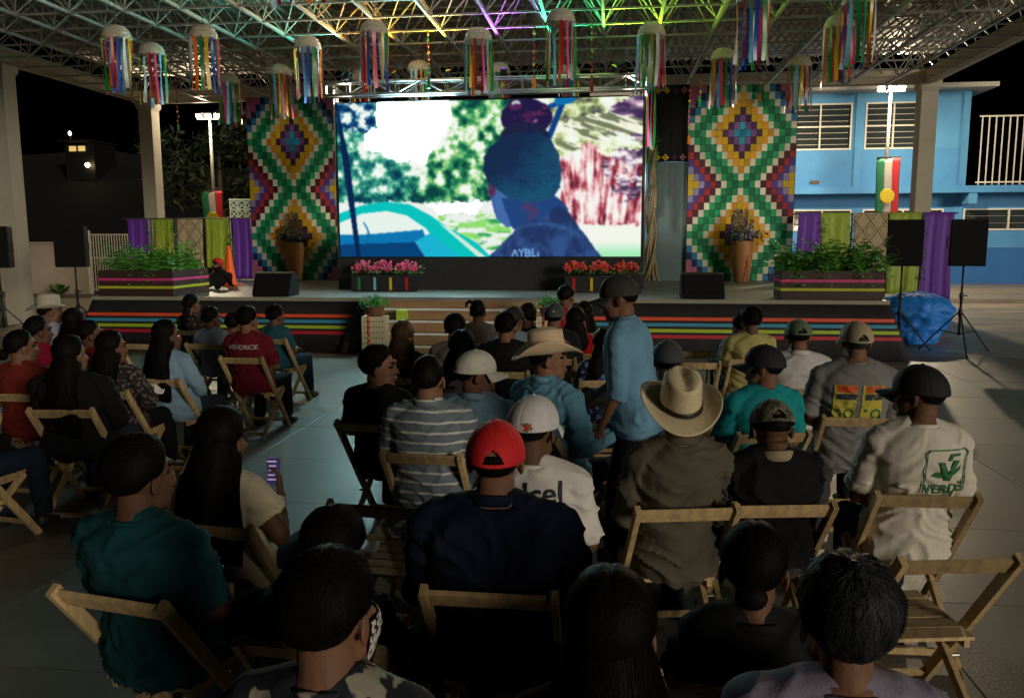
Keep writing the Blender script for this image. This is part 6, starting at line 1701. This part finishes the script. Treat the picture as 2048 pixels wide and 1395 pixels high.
    # hats
    if ex.get('hat') == 'cap':
        pt = cap_parts(T, hs, near, p['idx'], bool(ex.get('closed'))); cm = HATM[ex['hatc']]
        root = pt['crown'].build('cap', cm, t, smooth=True); root.modifiers.new('thick', 'SOLIDIFY').thickness = .003
        o = pt['brim'].build('brim', cm, root, smooth=True); o.modifiers.new('thick', 'SOLIDIFY').thickness = .004
        pt['button'].build('button', cm, root, smooth=True)
        if ex.get('emblem'):
            cb = BVHTree.FromPolygons([tuple(x) for x in pt['crown'].v], [f_ for f_ in pt['crown'].f])
            hcx = p['hc']
            if ex['emblem'] == 'ny':
                a = text_mb('N', .040); b = text_mb('Y', .046)
                a.add([(x, y, z - .002) for x, y, z in b.v], b.f)
                wrap_on(a, cb, hcx.x, hcx.z + .060, .0035).build('emblem', M('emblem white', (.75, .75, .75), rough=.6), root)
            else:
                sgn = .0
                s1 = strokes([(-.014, -.014), (.014, .014)], .009); s2_ = strokes([(-.014, .014), (.014, -.014)], .009)
                wrap_on(s1, cb, hcx.x + sgn, hcx.z + .036, .005).build('emblem', M('emblem red', (.55, .02, .02)), root); wrap_on(s2_, cb, hcx.x + sgn, hcx.z + .036, .0056).build('emblem', M('emblem red', (.55, .02, .02)), root)
                for q_ in ((0, .014), (.0, -.015), (.016, 0)): wrap_on(ringshape(q_[0], q_[1], .004, .006, n=8), cb, hcx.x + sgn, hcx.z + .036, .005).build('emblem', M('emblem green', (.02, .25, .08)), root)
    elif ex.get('hat') == 'cowboy':
        pt = cowboy_parts(T @ Matrix.Translation((0, 0, .03)) @ Matrix.Rotation(RAD(ex.get('tilt', 0)), 4, 'X') @ Matrix.Translation((0, 0, -.03)), hs, near, p['idx'], ex['hatc'] == 'feltcream'); cm = HATM[ex['hatc']]
        root = pt['crown'].build('hat', cm, t, smooth=True)
        o = pt['brim'].build('brim', cm, root, smooth=True); o.modifiers.new('thick', 'SOLIDIFY').thickness = .004
        pt['band'].build('hat_band', BAND if ex['hatc'] == 'straw' else cm, root, smooth=True)
    if ex.get('mask'):
        m = MB(); rows = []
        for j in range(8):
            z = -.015 - .085 * j / 7; row = []
            for i in range(25):
                a = -1.45 + 2.9 * i / 24; rr_ = .079 - .012 * (j / 7) ** 2 + .022 * math.cos(a) ** 3 * math.sin(math.pi * (j + .5) / 8)
                row.append(T @ (Vector((rr_ * math.sin(a) * .96, .02 + rr_ * math.cos(a) * 1.22, z)) * hs))
            rows.append(row)
        V = [x for r_ in rows for x in r_]; F = [(j * 25 + i, j * 25 + i + 1, (j + 1) * 25 + i + 1, (j + 1) * 25 + i) for j in range(7) for i in range(24)]
        m.add(V, F); o = m.build('face_mask', MATS['mask print'], t, smooth=True); o.modifiers.new('thick', 'SOLIDIFY').thickness = .003
    # prints
    d = ex.get('decal'); z0 = p['nb'].z
    if d == 'jersey':
        wrap_on(text_mb('HENDRICK', .062), bvh, 0, z0 - .125, .006).build('lettering', M('print pale', (.5, .45, .45), rough=.7), t)
    if d == 'telcel':
        wrap_on(text_mb('Telcel', .115), bvh, .005, z0 - .118, .006, tilt=.05).build('lettering', M('print navy', (.012, .016, .04), rough=.7), t)
    if d == 'verde':
        gm = M('print green', (.012, .16, .05), rough=.7); cx_, cz_ = .095, z0 - .185
        fr_ = strokes([(-.10, -.10), (-.10, .085), (-.085, .10), (.085, .10), (.10, .085), (.10, -.10)], .006); wrap_on(fr_, bvh, cx_, cz_, .006).build('logo_frame', gm, t)
        lg = MB(); lg.add([(-.045, 0, .045), (-.018, 0, .045), (.004, 0, -.015), (.028, 0, .052), (.052, 0, .052), (.016, 0, -.045), (-.008, 0, -.045)], [(0, 1, 2, 6), (2, 3, 4, 5), (2, 5, 6)])
        lg.add([(-.072, 0, -.02), (-.045, 0, -.002), (-.012, 0, -.012), (-.03, 0, -.032)], [(0, 1, 2, 3)]); lg.add([(.03, 0, .0), (.075, 0, .028), (.06, 0, .004), (.028, 0, -.018)], [(0, 1, 2, 3)])
        lg.add([(.0, 0, .05), (.01, 0, .082), (.055, 0, .085), (.05, 0, .074), (.022, 0, .07), (.014, 0, .05)], [(0, 1, 4, 5), (1, 2, 3, 4)])
        wrap_on(lg, bvh, cx_, cz_, .0065).build('logo', gm, t)
        wrap_on(text_mb('VERDE', .066), bvh, cx_, cz_ - .108, .0065).build('lettering', gm, t)
    if d == 'prints':
        for sx in (-.082, .088):
            yel, org, drk, grn = M('print yellow', (.52, .46, .06), rough=.7), M('print orange', (.62, .09, .02), rough=.7), M('print dark', (.03, .035, .05), rough=.7), M('print ring green', (.03, .16, .04), rough=.7)
            cz_ = z0 - .245
            wrap_on(rect(-.068, -.125, .068, .125), bvh, sx, cz_, .005).build('print', yel, t)
            wrap_on(rect(-.05, .075, .066, .123), bvh, sx, cz_, .0062).build('print_band', org, t); wrap_on(rect(-.05, .028, .066, .068), bvh, sx, cz_, .0062).build('print_band', drk, t)
            wrap_on(ringshape(.03, -.068, .028, .014), bvh, sx, cz_, .0062).build('print_ring', grn, t); wrap_on(ringshape(-.036, -.045, .007, .011, n=10), bvh, sx, cz_, .0062).build('print_ring', grn, t)
            wrap_on(text_mb('Amigos', .022), bvh, sx + .004, cz_ + .060, .0072).build('lettering', drk, t) if False else None
    # chair
    if not p['stand']:
        f_ = p['face']; c = Vector((p['ori'][0] - math.sin(f_) * .10, p['ori'][1] + math.cos(f_) * .10))
        place_chair(c.x, c.y, face, 'wooden folding chair that the %s sits on' % who)
    return t

for lab, x, y, fa in EMPTY_CHAIRS: place_chair(x, y, fa, lab)
STARTED = [start_person(i, s) for i, s in enumerate(PEOPLE)]
run_jobs()
for p in STARTED: finish_person(p)
JOBS.clear()
def held(pidx, pos):
    p = STARTED[pidx]; c, s = math.cos(p['face']), math.sin(p['face'])
    return (p['ori'][0] + pos.x * c - pos.y * s, p['ori'][1] + pos.x * s + pos.y * c, pos.z), p['face']
who_i = {s[0]: i for i, s in enumerate(PEOPLE)}
# phone in the girl's hand
p = STARTED[who_i['girl with phone']]; e, wr, dr, nr = p['EW'][1]
loc, rz = held(who_i['girl with phone'], wr + Vector((-.035, .012, .10)))
ph = thing('smartphone', 'phone with a lit screen held by the long-haired girl', 'phone', loc, rz)
m = MB(); m.box((0, 0, 0), (.066, .009, .128)); o = m.build('case', M('phone case', (.25, .24, .22), rough=.4), ph, rot=(RAD(-12), 0, RAD(10)))
m = MB(); m.box((0, -.0055, 0), (.060, .001, .12)); m.build('screen', M('phone screen', (.02, .02, .03), rough=.2, emit=(.014, .012, .045), estr=1.0), o)
for k in range(5):
    m = MB(); m.box((-.008 + .004 * (k % 3), -.0068, .045 - k * .020), (.042 - .01 * (k % 2), .0008, .006)); m.build('text_line', M('phone text', emit=(.25, .14, .28), estr=.8), o)
# paper on the lap of the woman in dark print
p = STARTED[who_i['woman in dark print']]; e, wr, dr, nr = p['EW'][1]
loc, rz = held(who_i['woman in dark print'], wr + Vector((.0, .09, .045)))
m = MB(); n = 8; V = [(-.08 + .16 * i / n, -.055 + .11 * j / 4, .012 * math.sin(i * .7) + .004 * j) for j in range(5) for i in range(n + 1)]
m.add(V, [(j * (n + 1) + i, j * (n + 1) + i + 1, (j + 1) * (n + 1) + i + 1, (j + 1) * (n + 1) + i) for j in range(4) for i in range(n)])
o = m.build('paper_sheet', M('white paper', (.80, .80, .78), rough=.8, var=.03), None, smooth=True, loc=loc, rot=(RAD(35), 0, rz)); o.modifiers.new('thick', 'SOLIDIFY').thickness = .001
tag(o, 'white sheet of paper held by the woman in dark print', 'paper')
# ------------------------------------------------------------------ person in black crouching on the stage behind the left planter
def crouching():
    t = thing('person', 'person in black with a red cap crouching on the stage, left', 'person', (-8.18, 15.7, .95), RAD(-20))
    T = Matrix.Translation((.05, .16, .50)) @ Matrix.Rotation(RAD(-20), 4, 'Z') @ Matrix.Rotation(RAD(-30), 4, 'X')
    b = MB(); X = Vector((1, 0, 0)); R_ = lambda c, a, d, w, h: sup_ring(Vector(c), X, Vector((0, math.cos(a), math.sin(a))), w, h, 20)
    secs = [((0, -.20, .13), .2, 0, .15, .10), ((0, -.16, .20), .5, 0, .19, .14), ((0, -.05, .29), .8, 0, .18, .13), ((0, .04, .36), .9, 0, .19, .12), ((.02, .10, .42), .9, 0, .13, .09), ((.04, .13, .45), .9, 0, .06, .06)]
    def shape(m, infl):
        m.rings([R_(c, a - math.pi / 2 + 1.2, d, w + infl, h + infl) for c, a, d, w, h in secs])
        for s in (-1, 1):
            kn = Vector((s * .26, .24, .26)); hj = Vector((s * .10, -.15, .15)); an = Vector((s * .20, -.02, .06))
            limb(m, hj, kn, .095 + infl, .065 + infl); limb(m, kn, an, .062 + infl, .05 + infl)
            sh = Vector((s * .19, .06, .38)); el = Vector((s * .30, .20, .22)); wr = Vector((s * .16, .36, .10))
            limb(m, sh, el, .06 + infl, .05 + infl); limb(m, el, wr, .05 + infl, .035 + infl)
    body = MB(); shape(body, 0); cl = MB(); shape(cl, .015); hd_ = MB(); head_prims(hd_, T, 1.0, False, Vector((.03, .10, .42)))
    for s in (-1, 1): hand(hd_, Vector((s * .16, .36, .10)), Vector((-s * .3, 1, -.5)), Vector((0, 0, -1)), -s, .4, .95)
    i0, i1, i2 = job(body, .016, 3), job(hd_, .008, 2), job(cl, .013, 3); run_jobs()
    A, B_, C_ = JOBS[i0][3], JOBS[i1][3], JOBS[i2][3]
    me, *_ = arrays_to_mesh([(A[0], A[2], A[3]), (B_[0], B_[2], B_[3])], 'body'); obj('body', me, SKIN, t)
    me, *_ = arrays_to_mesh([(C_[0] + C_[1] * ((fbm(C_[0] * 11, 3, 2) - .5) * .02)[:, None], C_[2], C_[3])], 'overalls'); obj('overalls', me, fabric('black2'), t)
    hair_mesh('crop', T, 1.0, 91, 0, dict(lean=0, hair_yaw=0), .1, 0, True).build('hair', HAIR['black'], t, smooth=True)
    pt = cap_parts(T, 1.0, 0, 3); root = pt['crown'].build('cap', HATM['capred'], t, smooth=True); root.modifiers.new('thick', 'SOLIDIFY').thickness = .003
    o = pt['brim'].build('brim', HATM['capred'], root, smooth=True); o.modifiers.new('thick', 'SOLIDIFY').thickness = .004
crouching()
